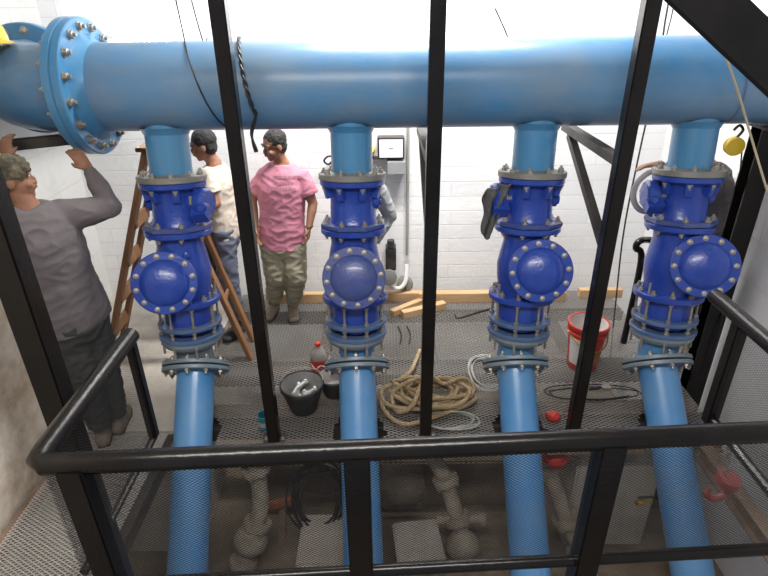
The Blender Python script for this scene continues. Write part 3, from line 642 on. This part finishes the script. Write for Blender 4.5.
# electric panel
a = at(391, 148, Y=4.9)
t = thing('electric_panel', (a.x, 5.0, a.z-.1), 'square white-faced electric panel in a dark frame on the back wall', 'electric panel')
MB().box((a.x, 4.94, a.z), (.235, .12, .185)).build('frame', 'steel', t, bevel=.004)
MB().box((a.x, 4.877, a.z), (.205, .008, .155)).build('door', 'screen', t)
MB().box((a.x, 4.872, a.z+.005), (.04, .003, .008)).build('nameplate', 'grey', t)
tag(MB().box((a.x+.045, 4.93, a.z-.17), (.16, .14, .115)).build('junction_box', 'grey', bevel=.005), 'plain grey junction box mounted below the electric panel', 'box')
tag(MB().box((a.x-.14, 4.965, a.z-.10), (.16, .07, .012)).build('wall_bracket', 'steel'), 'small dark bracket on the wall beside the junction box', 'bracket')
tag(MB().ball((a.x-.16, 4.95, a.z-.03), (.02, .045, .03)).build('push_button', 'yellow'), 'small yellow button on the wall left of the electric panel', 'button')
c = at(403, 0, Y=4.96); d = at(405, 268, Y=4.96)
tag(MB().cyl((c.x+.05, 4.965, 3.8), (c.x+.05, 4.965, .42), .014, seg=10).build('conduit_pipe', 'gcable'), 'thin grey conduit running down the back wall past the electric panel', 'conduit')
q = at(328, 161, Y=4.93); tag(MB().tube(bez([q+V((.06, .05, .03)), q+V((0, 0, .04)), q+V((-.035, 0, 0)), q+V((0, 0, -.03)), q+V((.03, 0, -.01))], 5), .009, 8).build('wall_hook', 'cable'), 'black curled hook on the white wall right of the man in pink', 'hook')
# pump gauge / valve cluster on wall
q = at(391, 262, Y=4.8)
t = thing('wall_pump', (q.x, 4.9, q.z-.2), 'small black pump unit with white elbow hose low on the back wall', 'pump')
MB().box((q.x, 4.92, q.z), (.10, .14, .24)).build('body', 'bucket', t, bevel=.01)
MB().cyl((q.x, 4.88, q.z+.12), (q.x, 4.88, q.z+.19), .035).build('cap', 'bucket', t)
MB().tube(bez([q+V((0, 0, -.1)), q+V((.0, -.02, -.24)), q+V((.08, -.02, -.27)), q+V((.14, 0, -.2)), q+V((.15, .05, -.05))], 6), .022, 12).build('white_hose', 'white', t)
MB().lathe([(.07, 0), (.075, .01), (.075, .05), (.03, .06)], q+V((-.02, -.05, -.13)), (0, -1, .2), 20).build('impeller_cover', 'gflange', t)
q = at(405, 284, Y=4.85)
t = thing('floor_trap', (q.x, 4.88, q.z-.05), 'round grey pipe fitting at the bottom end of the wall conduit', 'pipe fitting')
MB().lathe([(.03, -.06), (.075, -.05), (.08, 0), (.06, .03), (.0, .045)], q, (0, -1, .25), 24).build('cap', 'gflange', t)
MB().bar(q+V((0, -.05, -.04)), q+V((0, -.05, .04)), .01, .012).build('slot', 'bucket', t)
# fluorescent lamp above header
a = at(112, 42, Y=4.86); b = at(166, 44, Y=4.86); a.z = b.z = (a.z+b.z)/2
t = thing('wall_lamp', ((a+b)/2)+V((0, .1, -.05)), 'glaring white tube lamp on the wall just above the header pipe', 'lamp')
MB().bar(a+V((-.04, .07, .0)), b+V((.04, .07, 0)), .07, .07, (0, 0, 1)).build('housing', 'grey', t)
MB().cyl(a, b, .026, seg=16).build('tube', 'tube', t)
for q in (a, b): MB().bar(q+V((0, -.02, 0)), q+V((0, .07, 0)), .05, .05).build('socket', 'white', t)
l = bpy.data.lights.new('wall_lamp_light', 'AREA'); l.shape = 'RECTANGLE'; l.size = .5; l.size_y = .06; l.energy = 14; lo = bpy.data.objects.new('wall_lamp_light', l); COL.objects.link(lo)
lo.location = (a+b)/2+V((0, -.05, 0)); lo.rotation_euler = (radians(70), 0, 0)
# yellow helmet on elbow
q = at(-10, 46, Y=3.42)
t = thing('hard_hat', (q.x-.03, 3.45, 2.40), 'yellow hard hat resting on the blue elbow at the upper left edge', 'helmet')
h = MB(); h.lathe([(.128, 0), (.126, .03), (.115, .075), (.085, .115), (.045, .135), (0, .14)], (q.x-.03, 3.42, 2.425), (0, 0, 1), 30)
for k_ in (-1, 0, 1): h.tube([(q.x-.03+k_*.035, 3.42-.115*cos(a_), 2.425+.02+.125*sin(a_)) for a_ in [j*pi/10 for j in range(1, 10)]], .010, 6)
h.build('shell', 'yellow', t)
MB().lathe([(.118, 0), (.16, -.008), (.162, -.004), (.12, .012)], (q.x-.03, 3.40, 2.425), (0, 0, 1), 30, cap=False).build('brim', 'yellow', t)
MB().tube(bez([(q.x+.03, 3.31, 2.42), (q.x+.09, 3.30, 2.40), (q.x+.10, 3.34, 2.41)], 4), .012, 8).build('chin_strap', 'cable', t)
# supports under the elbow at the left
a = at(-10, 152, Y=3.3); b = at(84, 140, Y=3.55)
a.z = b.z = HZ-HR-.05
t = thing('pipe_support', (-2.35, 3.46, 0), 'dark steel support frame under the blue elbow above the worker in the head wrap', 'pipe support')
MB().bar(a, b, .07, .06, (0, 0, 1)).build('beam', 'steel', t)
MB().bar((-2.42, 3.42, a.z-.03), (-2.42, 3.42, 0.0), .07, .07).build('leg', 'steel', t)
# wires
def wire(name, pts, r, m_, lb, cat='cable', n=6, grp=None): return tag(MB().tube(bez(pts, n), r, 8).build(name, m_), lb, cat, grp)
hy = HY-HR-.012
def over(x, side_y=HY, a0=-30, a1=180):   # pts hugging the header front
    return [V((x, HY-(HR+.012)*cos(radians(q)), HZ+(HR+.012)*sin(radians(q)))) for q in range(a1, a0, -15)]
xa = at(185, 84, Y=3.25).x
wire('hanging_wire', [V((xa-.06, 3.45, 3.8)), V((xa-.05, 3.44, 2.9))] + [V((xa-.045+.0016*(90-q)*.9, HY-(HR+.006)*cos(radians(q)), HZ+(HR+.006)*sin(radians(q)))) for q in range(100, -61, -20)], .0045, 'cable', 'thin black wire draped down the front of the header pipe near the big flange')
wire('hanging_wire', [V((xa+.02, 3.55, 3.8)), V((xa-.0, 3.54, 2.9)), V((xa+.05, 3.52, 2.43)), V((xa+.07, 3.56, 2.425))], .004, 'cable', 'thin slanting wire ending on top of the header pipe left of the first post')
xr = -.775
p_ = [V((xr-.04+.0016*(90-q)*.5, HY-(HR+.016)*cos(radians(q)), HZ+(HR+.016)*sin(radians(q)))) for q in range(90, -31, -10)]
p_ += [V((xr+.02, 3.27, 1.93)), V((xr+.04, 3.25, 1.83))]
rp = MB(); pp = bez(p_, 5)
for ph in (0, pi):
    rp.tube([q+V((cos(i_*.55+ph)*.006, sin(i_*.55+ph)*.006, 0)) for i_, q in enumerate(pp)], .007, 7)
tag(rp.build('dark_rope', 'cable'), 'dark twisted rope hanging over the header pipe behind the leftmost slim post', 'rope')
xr = .30
rp = MB(); pp = bez([V((xr, HY-(HR+.016)*cos(radians(q)), HZ+(HR+.016)*sin(radians(q)))) for q in range(60, -21, -10)], 5)
for ph in (0, pi): rp.tube([q+V((cos(i_*.55+ph)*.008, sin(i_*.55+ph)*.008, 0)) for i_, q in enumerate(pp)], .009, 7)
tag(rp.build('dark_rope', 'cable'), 'dark twisted rope wrapped on the header pipe behind the middle slim post', 'rope')
wire('hanging_wire', [V((at(668, 5, Y=4.3).x, 4.3, 3.85)), at(668, 5, Y=4.3), at(660, 60, Y=4.3), at(640, 150, Y=4.3), at(624, 230, Y=4.3), at(616, 300, Y=4.35), at(610, 360, Y=4.1)+V((0, 0, .0))], .007, 'cable', 'long black cable hanging behind the header pipe right of the rightmost slim post')
wire('hanging_wire', [V((at(676, -5, Y=4.6).x, 4.6, 3.85)), at(676, -5, Y=4.6), at(668, 30, Y=4.6), at(660, 62, Y=4.6)], .005, 'cable', 'short thin black wire above the header pipe near the diagonal bar')
wire('hanging_wire', [at(495, 8, Y=4.994), at(508, 38, Y=4.994), at(512, 60, Y=4.994)], .006, 'cable', 'short thin wire on the white wall above the middle of the header pipe')
wire('tie_rope', [at(720, 40, Y=3.0), at(738, 92, Y=3.05), at(752, 140, Y=3.08), at(767, 190, Y=3.0), at(780, 230, Y=2.98)], .006, 'yrope', 'pale rope strung from the header pipe toward the right edge column', 'rope')
wire('hanging_wire', [at(713, 235, Y=4.0), at(702, 300, Y=3.9), at(694, 360, Y=3.8)], .006, 'cable', 'thin black wire along the right wall behind the right column')
wire('hanging_wire', [at(742, 150, X=2.40), at(734, 240, X=2.40), at(722, 320, X=2.40), at(706, 380, X=2.40)], .005, 'cable', 'thin black wire running down the right wall right of the right column')
# yellow tackle block by right column
q = at(734, 146, Y=3.6)
t = thing('tackle_block', q, 'yellow hoist block on the bracket beside the right column', 'hoist')
MB().lathe([(.055, -.03), (.06, -.02), (.06, .02), (.055, .03)], q, (0.2, 1, 0), 20).build('housing', 'yellow', t)
MB().tube(bez([q+V((0, 0, .05)), q+V((.03, 0, .10)), q+V((0, 0, .13)), q+V((-.03, 0, .10))], 5), .009, 8).build('hook', 'steel', t)
# rag on valve three
q = at(492, 200, Y=3.30)
rg = MB(); nx_, nz_ = 16, 26; base = []
for i in range(nz_+1):
    v_ = i/nz_; wd = .085*(1-.62*v_) + .012*sin(v_*9)
    for j in range(nx_+1):
        u_ = j/nx_*2-1; x = u_*wd - .04*v_; base.append(q+V((x+.03-.0*v_, .03*sin(u_*7+v_*5)*(1-.3*v_)+.02*noise.noise(V((u_*3, v_*4, 2))), .085-.34*v_*(1-.22*u_*u_)+.03*u_)))
rg.av(base)
for i in range(nz_):
    for j in range(nx_): a = i*(nx_+1)+j; rg.f.append([a, a+1, a+nx_+2, a+nx_+1])
o = rg.build('cleaning_rag', 'rag', recalc=False, ang=80); sm = o.modifiers.new('thick', 'SOLIDIFY'); sm.thickness = .008
tag(o, 'dark grey rag hanging from the gearbox of the third valve', 'rag')
# pale hose loop on rightmost valve
q = at(650, 190, Y=3.62)
tag(MB().tube(bez([q+V((.05, -.02, .13)), q+V((-.03, -.02, .13)), q+V((-.095, 0, .05)), q+V((-.10, 0, -.06)), q+V((-.04, 0, -.14)), q+V((.05, 0, -.155)), q+V((.10, .03, -.14))], 6), [(.008, .020)]*37, 10).build('strap_loop', 'bwhite'), 'pale curved strap looped behind the gearbox of the rightmost valve', 'strap')
# buckets
def bucket(name, c, rt, rb_, h_, m_, lb, inner='bktin', hm='steel', hang=(0, -1), ring=True, fill=.35):
    c = V(c); t = thing(name, c, lb, 'bucket')
    MB().lathe([(rb_, 0), (rt, h_), (rt+.008, h_), (rt+.008, h_-.015), (rt+.002, h_-.02)], c, (0, 0, 1), 40, cap=True).build('shell_tmp', m_, t) if False else None
    o = MB().lathe([(0, .004), (rb_, .004), (rb_+.002, 0.008), (rt, h_-.03), (rt+.008, h_-.03), (rt+.009, h_-.004), (rt+.005, h_), (rt-.003, h_), (rt-.006, h_-.006)], c, (0, 0, 1), 40, cap=False).build('shell', m_, t)
    r_in = rb_+(rt-rb_)*fill
    MB().lathe([(rt-.004, h_-.004), (r_in-.004, h_*fill), (r_in*.8, h_*fill-.004), (0, h_*fill-.006)], c, (0, 0, 1), 40, cap=False).build('lining', inner, t)
    return t
c = at(300, 408, Z=0); c.z = .006
c1 = at(304, 407, Z=.02)
bt = bucket('rubber_bucket', (c1.x, c1.y, .004), .148, .092, .23, 'bucket', 'black bucket holding silver bolts, right of the leftmost slim post')
MB().tube(bez([(c1.x-.155, c1.y, .225), (c1.x-.11, c1.y+.11, .25), (c1.x, c1.y+.16, .25), (c1.x+.11, c1.y+.11, .25), (c1.x+.155, c1.y, .225)], 6), .004, 6).build('handle', 'bolt', bt)
for k_ in range(9):
    a = random.random()*pi; q = V((c1.x+.0+random.uniform(-.045, .055), c1.y+random.uniform(-.05, .04), 0.125+.009*k_)); d = V((cos(a), sin(a), random.uniform(-.1, .2))).normalized()
    s_ = MB(); s_.cyl(q-d*.045, q+d*.04, .011, seg=8); s_.cyl(q+d*.04, q+d*.056, .019, seg=6)
    tag(s_.build('loose_bolt', 'newbolt'), 'loose silver bolt lying in the black bucket', 'bolt', 'loose bolts in the bucket')
c2 = at(334, 400, Z=.02)
bucket('rubber_bucket', (c2.x-.0, c2.y+.10, .004), .12, .08, .17, 'bucket', 'second black bucket with whitish inside, half hidden behind the second pipe', inner='bwhite', fill=.3)
# soda bottle
c = at(320, 374, Z=0)
t = thing('soda_bottle', (c.x, c.y, .004), 'clear soda bottle with red label and red cap beside the second valve', 'bottle')
MB().lathe([(.0, .004), (.058, .004), (.067, .02), (.067, .15), (.064, .18), (.046, .225), (.020, .255), (.014, .275), (0, .276)], (c.x, c.y, .002), (0, 0, 1), 26, cap=False).build('bottle_body', 'glassy', t)
MB().lathe([(.0685, .045), (.0685, .155)], (c.x, c.y, .002), (0, 0, 1), 26, cap=False).build('label', 'red', t)
MB().lathe([(.022, .262), (.022, .288), (.019, .292), (0, .292)], (c.x, c.y, .002), (0, 0, 1), 18, cap=False).build('cap', 'red', t)
MB().tube([(c.x+sin(a)*.0695, c.y-cos(a)*.0695, .11+.014*sin(a*5)) for a in [(-1.0+.1*k_) for k_ in range(21)]], [(.001+.004*abs(sin(k_*.45))) for k_ in range(21)], 6).build('white_script', 'white', t)
# red bucket
c = at(585, 374, Z=0)
t = bucket('paint_bucket', (c.x+.01, c.y+.12, .004), .148, .112, .40, 'red', 'tall red plastic bucket with whitish lining beside the right slim post', inner='bwhite', fill=.45)
cc = V((c.x+.01, c.y+.12, .004))
def lab(a0, a1, z0, z1, m_, nm, r_=.1405):
    s_ = MB(); n_ = 12; rs = []
    for zz in (z0, z1):
        rr = .112+(.148-.112)*zz/.37+.003
        s_.av([cc+V((sin(a0+(a1-a0)*k_/n_)*rr, -cos(a0+(a1-a0)*k_/n_)*rr, zz)) for k_ in range(n_+1)])
    for k_ in range(n_): s_.f.append([k_, k_+1, n_+2+k_, n_+1+k_])
    return s_.build(nm, m_, t, recalc=False)
lab(-1.35, -.25, .06, .30, 'bwhite', 'pale_label'); lab(.1, .75, .06, .20, 'orange', 'orange_label'); MB().lathe([(.152, .345), (.155, .34), (.155, .322), (.146, .32)], cc, (0, 0, 1), 36, cap=False).build('ridge', 'red', t)
MB().tube(bez([cc+V((-.155, -.01, .33)), cc+V((-.09, -.14, .27)), cc+V((.02, -.165, .225)), cc+V((.11, -.12, .26)), cc+V((.155, -.01, .33))], 6), .006, 8).build('handle', 'brass', t)
# teal tin
c = at(262, 436, Z=0)
t = thing('teal_tin', (c.x, c.y+.05, .004), 'small teal tin can beside the foot of the leftmost slim post', 'can')
c.y = max(c.y, 2.93)
MB().lathe([(0, .002), (.045, .002), (.045, .11), (.047, .112), (.042, .112), (.041, .02), (0, .02)], (c.x+.01, c.y+.05, .004), (0, 0, 1), 24, cap=False).build('can', 'teal', t)
MB().lathe([(.0458, .03), (.0458, .07)], (c.x+.01, c.y+.05, .004), (0, 0, 1), 24, cap=False).build('pale_band', 'grey', t)
# manila rope coil
rc = at(420, 398, Z=.03); pts = []
random.seed(3)
for k_ in range(150):
    a = k_*2*pi/20; lp = k_/20
    rx_ = .23+.04*sin(lp*2.1)+.018*random.uniform(-1, 1)*.5; ry_ = .15+.025*cos(lp*1.7)
    ox = .08*sin(lp*1.3); oy = .03*cos(lp*2.3)
    pts.append(V((rc.x+.06+ox+rx_*cos(a), rc.y+.02+oy+ry_*sin(a), .022+.010*lp+.012*sin(a*2.3+lp))))
tail = [at(455, 405, Z=.03), at(425, 420, Z=.03), at(402, 424, Z=.03), at(384, 410, Z=.03), at(382, 392, Z=.05), at(396, 382, Z=.1), at(410, 372, Z=.09), at(416, 360, Z=.03), at(420, 350, Z=.03)]
tag(MB().tube(bez(pts+tail[:], 3), .0155, 8).build('rope_coil', 'rope'), 'thick tan rope coiled on the mesh deck between second and third pipes', 'rope')
l2 = [at(x, y, Z=.03+z) for x, y, z in ((470, 398, .03), (474, 386, .06), (462, 378, .09), (444, 384, .1), (430, 376, .1), (404, 384, .11), (392, 396, .04), (398, 412, .01), (412, 406, .08), (418, 392, .12), (424, 378, .12))]
tag(MB().tube(bez(l2, 8), .0155, 8).build('rope_length', 'rope'), 'loose loop of thick tan rope lying over the coil beside the middle post', 'rope')
# grey cable coil
def coil(name, c, rx_, ry_, n, r, m_, lb, seed, hz=.01, tail=None):
    random.seed(seed); pts = []
    for k_ in range(n*14):
        a = k_*2*pi/14; q = 1+.16*sin(k_*.37+seed)+.05*random.uniform(-1, 1); pts.append(V((c[0]+rx_*q*cos(a), c[1]+ry_*q*sin(a)+.02*sin(k_*.11), c[2]+r+hz*k_/14)))
    return tag(MB().tube(bez(pts+(tail or []), 3), r, 7).build(name, m_), lb, 'cable')
c = at(486, 376, Z=0); coil('cable_coil', (c.x, c.y, 0), .12, .22, 4, .006, 'gcable', 'thin grey cable coil lying just left of the third pipe', 2)
c = at(450, 424, Z=0); coil('cable_coil', (c.x, c.y+.02, 0), .19, .09, 3, .006, 'gcable', 'thin pale cable loops in front of the tan rope coil', 5)
c = at(590, 396, Z=0); coil('cable_coil', (c.x-.0, c.y, 0), .34, .09, 2, .0045, 'cable', 'black cable loops on the deck in front of the red bucket', 8)
wire('iron_bar', [at(455, 315, Z=.02), at(458, 318, Z=.01), at(466, 316, Z=.01), at(482, 311, Z=.01), at(494, 308, Z=.01)], .009, 'cable', 'thin bent black iron bar lying on the deck left of the third valve', 'bar')
# white tool
a = at(590, 389, Z=.02); b = at(610, 386, Z=.02)
t = thing('hand_trowel', (a.x, a.y, 0), 'small pale hand tool on the deck in front of the red bucket', 'tool')
MB().sweep([(a, .012, .010), ((a*.6+b*.4), .016, .012), (a*.45+b*.55, .008, .008)], (0, 0, 1), 12).build('handle', 'bucket', t)
MB().sweep([(a*.45+b*.55, .008, .006), (b*.8+a*.2, .035, .005), (b, .028, .004)], (0, 1, 0), 14).build('blade', 'bolt', t)
# red gloves / cloth near pipe 3
def lump(name, c, r, m_, lb, cat, seed, fs=14, am=.3, sq=.5):
    s_ = MB(); c = V(c); sg = 26
    for i in range(1, sg//2):
        th_ = pi*i/(sg//2); ring = []
        for j in range(sg):
            d = V((sin(th_)*cos(2*pi*j/sg), sin(th_)*sin(2*pi*j/sg), cos(th_))); k_ = 1+am*noise.noise(d*1.6+V((seed*3, 0, 0)))+am*.4*noise.noise(d*4+V((seed, 1, 0)))
            ring.append(c+V((d.x*r*k_, d.y*r*k_*.8, d.z*r*k_*sq)))
        if i == 1: rs = []
        rs.append(ring)
    s_.rings(rs); return tag(s_.build(name, m_, ang=180), lb, cat)
lump('red_cloth', at(553, 416, Z=.03), .055, 'red', 'crumpled red cloth on the deck right of the third pipe', 'cloth', 1)
q = at(556, 458, Z=-.25); lump('red_bag', q, .085, 'red', 'red bundle below the deck edge beside the third slanting pipe', 'bag', 4, sq=.8)
# chain hoist hook at right
q = at(728, 480, Y=2.0)
t = thing('chain_hook', q, 'red chain hoist hook hanging at the lower right through the mesh', 'hook')
MB().lathe([(.02, .03), (.055, .022), (.058, 0), (.055, -.022), (.02, -.03)], q, (.2, -.2, 1), 24).build('swivel', 'redp', t)
MB().tube(bez([q+V((0, 0, -.03)), q+V((.02, 0, -.06)), q+V((.01, 0, -.10)), q+V((-.045, 0, -.125)), q+V((-.085, 0, -.09)), q+V((-.075, 0, -.05))], 6), [.018]*20+[.016]*6+[.012]*5, 10).build('hook', 'redp', t)
chain = MB(); top_ = V((q.x-.02, q.y+.0, q.z+.02))
for k_ in range(13):
    z0 = top_.z+.01+k_*.026; x0 = top_.x-.004*k_; r_ = .010
    lp = [V((x0+(cos(a)*r_ if k_ % 2 else 0), top_.y+(0 if k_ % 2 else cos(a)*r_), z0+sin(a)*.019)) for a in [j*pi/5 for j in range(10)]]
    chain.tube(lp, .0032, 5, True)
chain.build('chain', 'bolt', t)
# chains hanging near middle wall
for xx, nm in ((398, 'left'), (407, 'right')):
    ch = MB(); a = at(xx, 318, Y=4.3); b = at(xx+2, 352, Y=4.0)
    ch.tube(bez([V((a.x, a.y, .012)), V(((a.x+b.x)/2+.02, (a.y+b.y)/2, .010)), V((b.x, b.y, .012))], 12), [(.008 if k_ % 2 else .004) for k_ in range(25)], 6)
    tag(ch.build('steel_chain', 'cable'), 'thin dark chain lying on the deck by the middle post, the %s of two' % nm, 'chain')
# ================================================================== PIT
def oldpipe(pts, r, fl, lb, extra=None):
    P_ = [V(p) for p in pts]; t = thing('old_pipe', P_[-1], lb, 'pipe', 'dirty old pipes in the pit')
    MB().tube(bez(P_, 6), r, 18).build('pipe', 'dirty', t)
    L = bez(P_, 20)
    for f_ in fl:
        k_ = int(f_*(len(L)-2)); d = (L[k_+1]-L[k_]).normalized()
        fo = MB().lathe([(r*.9, -.03), (r*1.65, -.028), (r*1.7, -.012), (r*1.7, .012), (r*1.65, .028), (r*.9, .03)], L[k_], d, 22, cap=False).build('flange', 'dirty', t)
        bolts(fo, 'b', L[k_]+d*.028, d, r*1.38, 6, .3, 'bolt')
    return t, L
t, L = oldpipe([at(252, 456, Y=3.05), at(260, 490, Y=2.98), at(258, 522, Y=2.90), at(245, 556, Y=2.8), at(236, 600, Y=2.7)], .062, (.12, .52, .8), 'dirty grey old pipe with flanges in the pit between first and second pipes')
MB().ball(L[-30], (.13, .13, .12)).build('pump_casing', 'dirty', t)
t, L = oldpipe([at(428, 450, Y=3.1), at(444, 476, Y=3.05), at(452, 500, Y=2.98), at(460, 528, Y=2.9), at(464, 552, Y=2.82)], .058, (.30, .68), 'dirty grey old pipe with flanges in the pit between second and third pipes')
MB().ball(L[-8], (.13, .11, .13)).build('pump_casing', 'dirty', t)
MB().cyl(L[54]+V((-.16, 0, 0)), L[54]+V((.17, -.02, .03)), .03).build('cross_fitting', 'dirty', t)
MB().cyl(L[54]+V((.15, -.02, .03)), L[54]+V((.20, -.03, .03)), .045, seg=10).build('end_cap', 'dirty', t)
t, L = oldpipe([at(544, 462, Y=3.05), at(556, 490, Y=3.0), at(564, 515, Y=2.92), at(578, 545, Y=2.85), at(590, 575, Y=2.75)], .060, (.06, .55, .8), 'dirty grey old pipe with flanges in the pit right of the third slanting pipe')
MB().cyl(L[-12]+V((-.05, -.05, 0)), L[-12]+V((-.10, -.10, .02)), .04, seg=12).build('brass_cap', 'brass', t)
# cables coil in pit
q = at(320, 500, Y=2.95); random.seed(12); pts = []
for k_ in range(14*7):
    a = k_*2*pi/14; r_ = .16+.03*sin(k_*.21); pts.append(q+V((r_*cos(a)*1.15+.03*sin(k_*.13), .03*sin(k_*.5)+.06*sin(a), r_*1.65*sin(a)+.03*cos(k_*.17))))
pts += [q+V((.14, 0, -.05)), q+V((.10, 0, -.25)), q+V((.16, -.05, -.5))]
tag(MB().tube(bez(pts, 3), .0085, 7).build('cable_coil', 'cable'), 'bundle of black cables coiled in the pit left of the second slanting pipe', 'cable')
q = at(294, 505, Y=3.2)
tag(MB().bar(at(268, 506, Y=3.15), at(300, 498, Y=3.15), .05, .05, (0, 0, 1)).build('orange_bracket', 'orange'), 'rusty orange bracket in the pit left of the cable coil', 'bracket')
tag(MB().bar(at(283, 500, Y=3.2), at(281, 575, Y=2.95), .05, .03, (0, 1, 0)).build('rusty_strut', 'rust'), 'rusty upright strut in the pit beside the orange bracket', 'strut')
# pump motor dark block behind coil, concrete plinths
def block(name, c, s_, m_, lb, rz=0, cat='block', bev=.015): return tag(MB().box(c, s_, Matrix.Rotation(rz, 3, 'Z')).build(name, m_, bevel=bev), lb, cat)
q = at(322, 482, Y=3.25)
t = thing('pump_motor', (q.x, 3.3, q.z-.15), 'round black pump motor behind the cable coil in the pit', 'motor')
MB().lathe([(.05, -.02), (.13, 0), (.14, .02), (.14, .30), (.12, .33)], q, (0, 1, 0), 30).build('casing', 'dirtdk', t)
MB().lathe([(.145, .04), (.155, .05), (.155, .07), (.145, .08)], q, (0, 1, 0), 30, cap=False).build('rim', 'dirty', t)
MB().box(q+V((0, .15, -.16)), (.3, .26, .06)).build('mounting_foot', 'dirtdk', t)
q = at(322, 545, Z=-.86); block('light_slab', (q.x, q.y+.05, -.88), (.34, .44, .06), 'slab', 'pale flat slab in the pit below the cable coil', 0, 'slab')
q = at(418, 540, Z=-.86); block('light_slab', (q.x, q.y, -.89), (.34, .36, .06), 'slab', 'pale flat slab in the pit right of the second slanting pipe', .1, 'slab')
q = at(402, 486, Y=3.2)
t = thing('old_motor', (q.x, 3.2, q.z-.15), 'grimy dark motor block in the pit right of the second slanting pipe', 'motor')
MB().box(q, (.34, .3, .2)).build('housing', 'dirtdk', t, bevel=.02)
MB().lathe([(.09, 0), (.09, .2), (.06, .24)], q+V((-.1, -.1, .02)), (1, 0, .1), 22).build('drum', 'dirtdk', t)
for k_ in range(6): MB().lathe([(.10, 0), (.10, .012)], q+V((-.08+.03*k_, -.1, .02)), (1, 0, .1), 22).build('cooling_fin', 'dirtdk', t)
# light concrete plinths by pipe four
block('concrete_plinth', (1.70, 3.35, -.82), (.62, .72, .86), 'slab', 'pale concrete plinth in the pit behind the rightmost slanting pipe', 0, 'plinth')
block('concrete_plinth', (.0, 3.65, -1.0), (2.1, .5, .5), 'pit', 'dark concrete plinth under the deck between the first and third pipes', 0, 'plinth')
q = at(644, 503, Z=-.36)
t = thing('brass_valve', (q.x, q.y, -.39), 'small brass valve on the pale plinth beside the rightmost slanting pipe', 'valve')
MB().cyl(q+V((-.05, 0, 0)), q+V((.05, .02, 0)), .022, seg=12).build('body', 'brass', t)
MB().cyl(q, q+V((0, 0, .05)), .010, seg=10).build('stem', 'bolt', t); MB().bar(q+V((-.05, 0, .05)), q+V((.05, 0, .055)), .015, .01).build('lever', 'steel', t)
# ceiling fixtures (out of frame); the front one is added to house the fill light
for xx, yy, ww, lb in ((.30, 3.95, 1.6, 'white ceiling lamp above the back wall'), (-.2, .35, 2.4, 'long white lamp housing added for the fill light above the guard rail')):
    t = thing('unseen_ceiling_lamp', (xx, yy, ZC-.1), lb, 'lamp')
    MB().box((xx, yy, ZC-.035), (ww, .34, .06)).build('housing', 'white', t, bevel=.01)
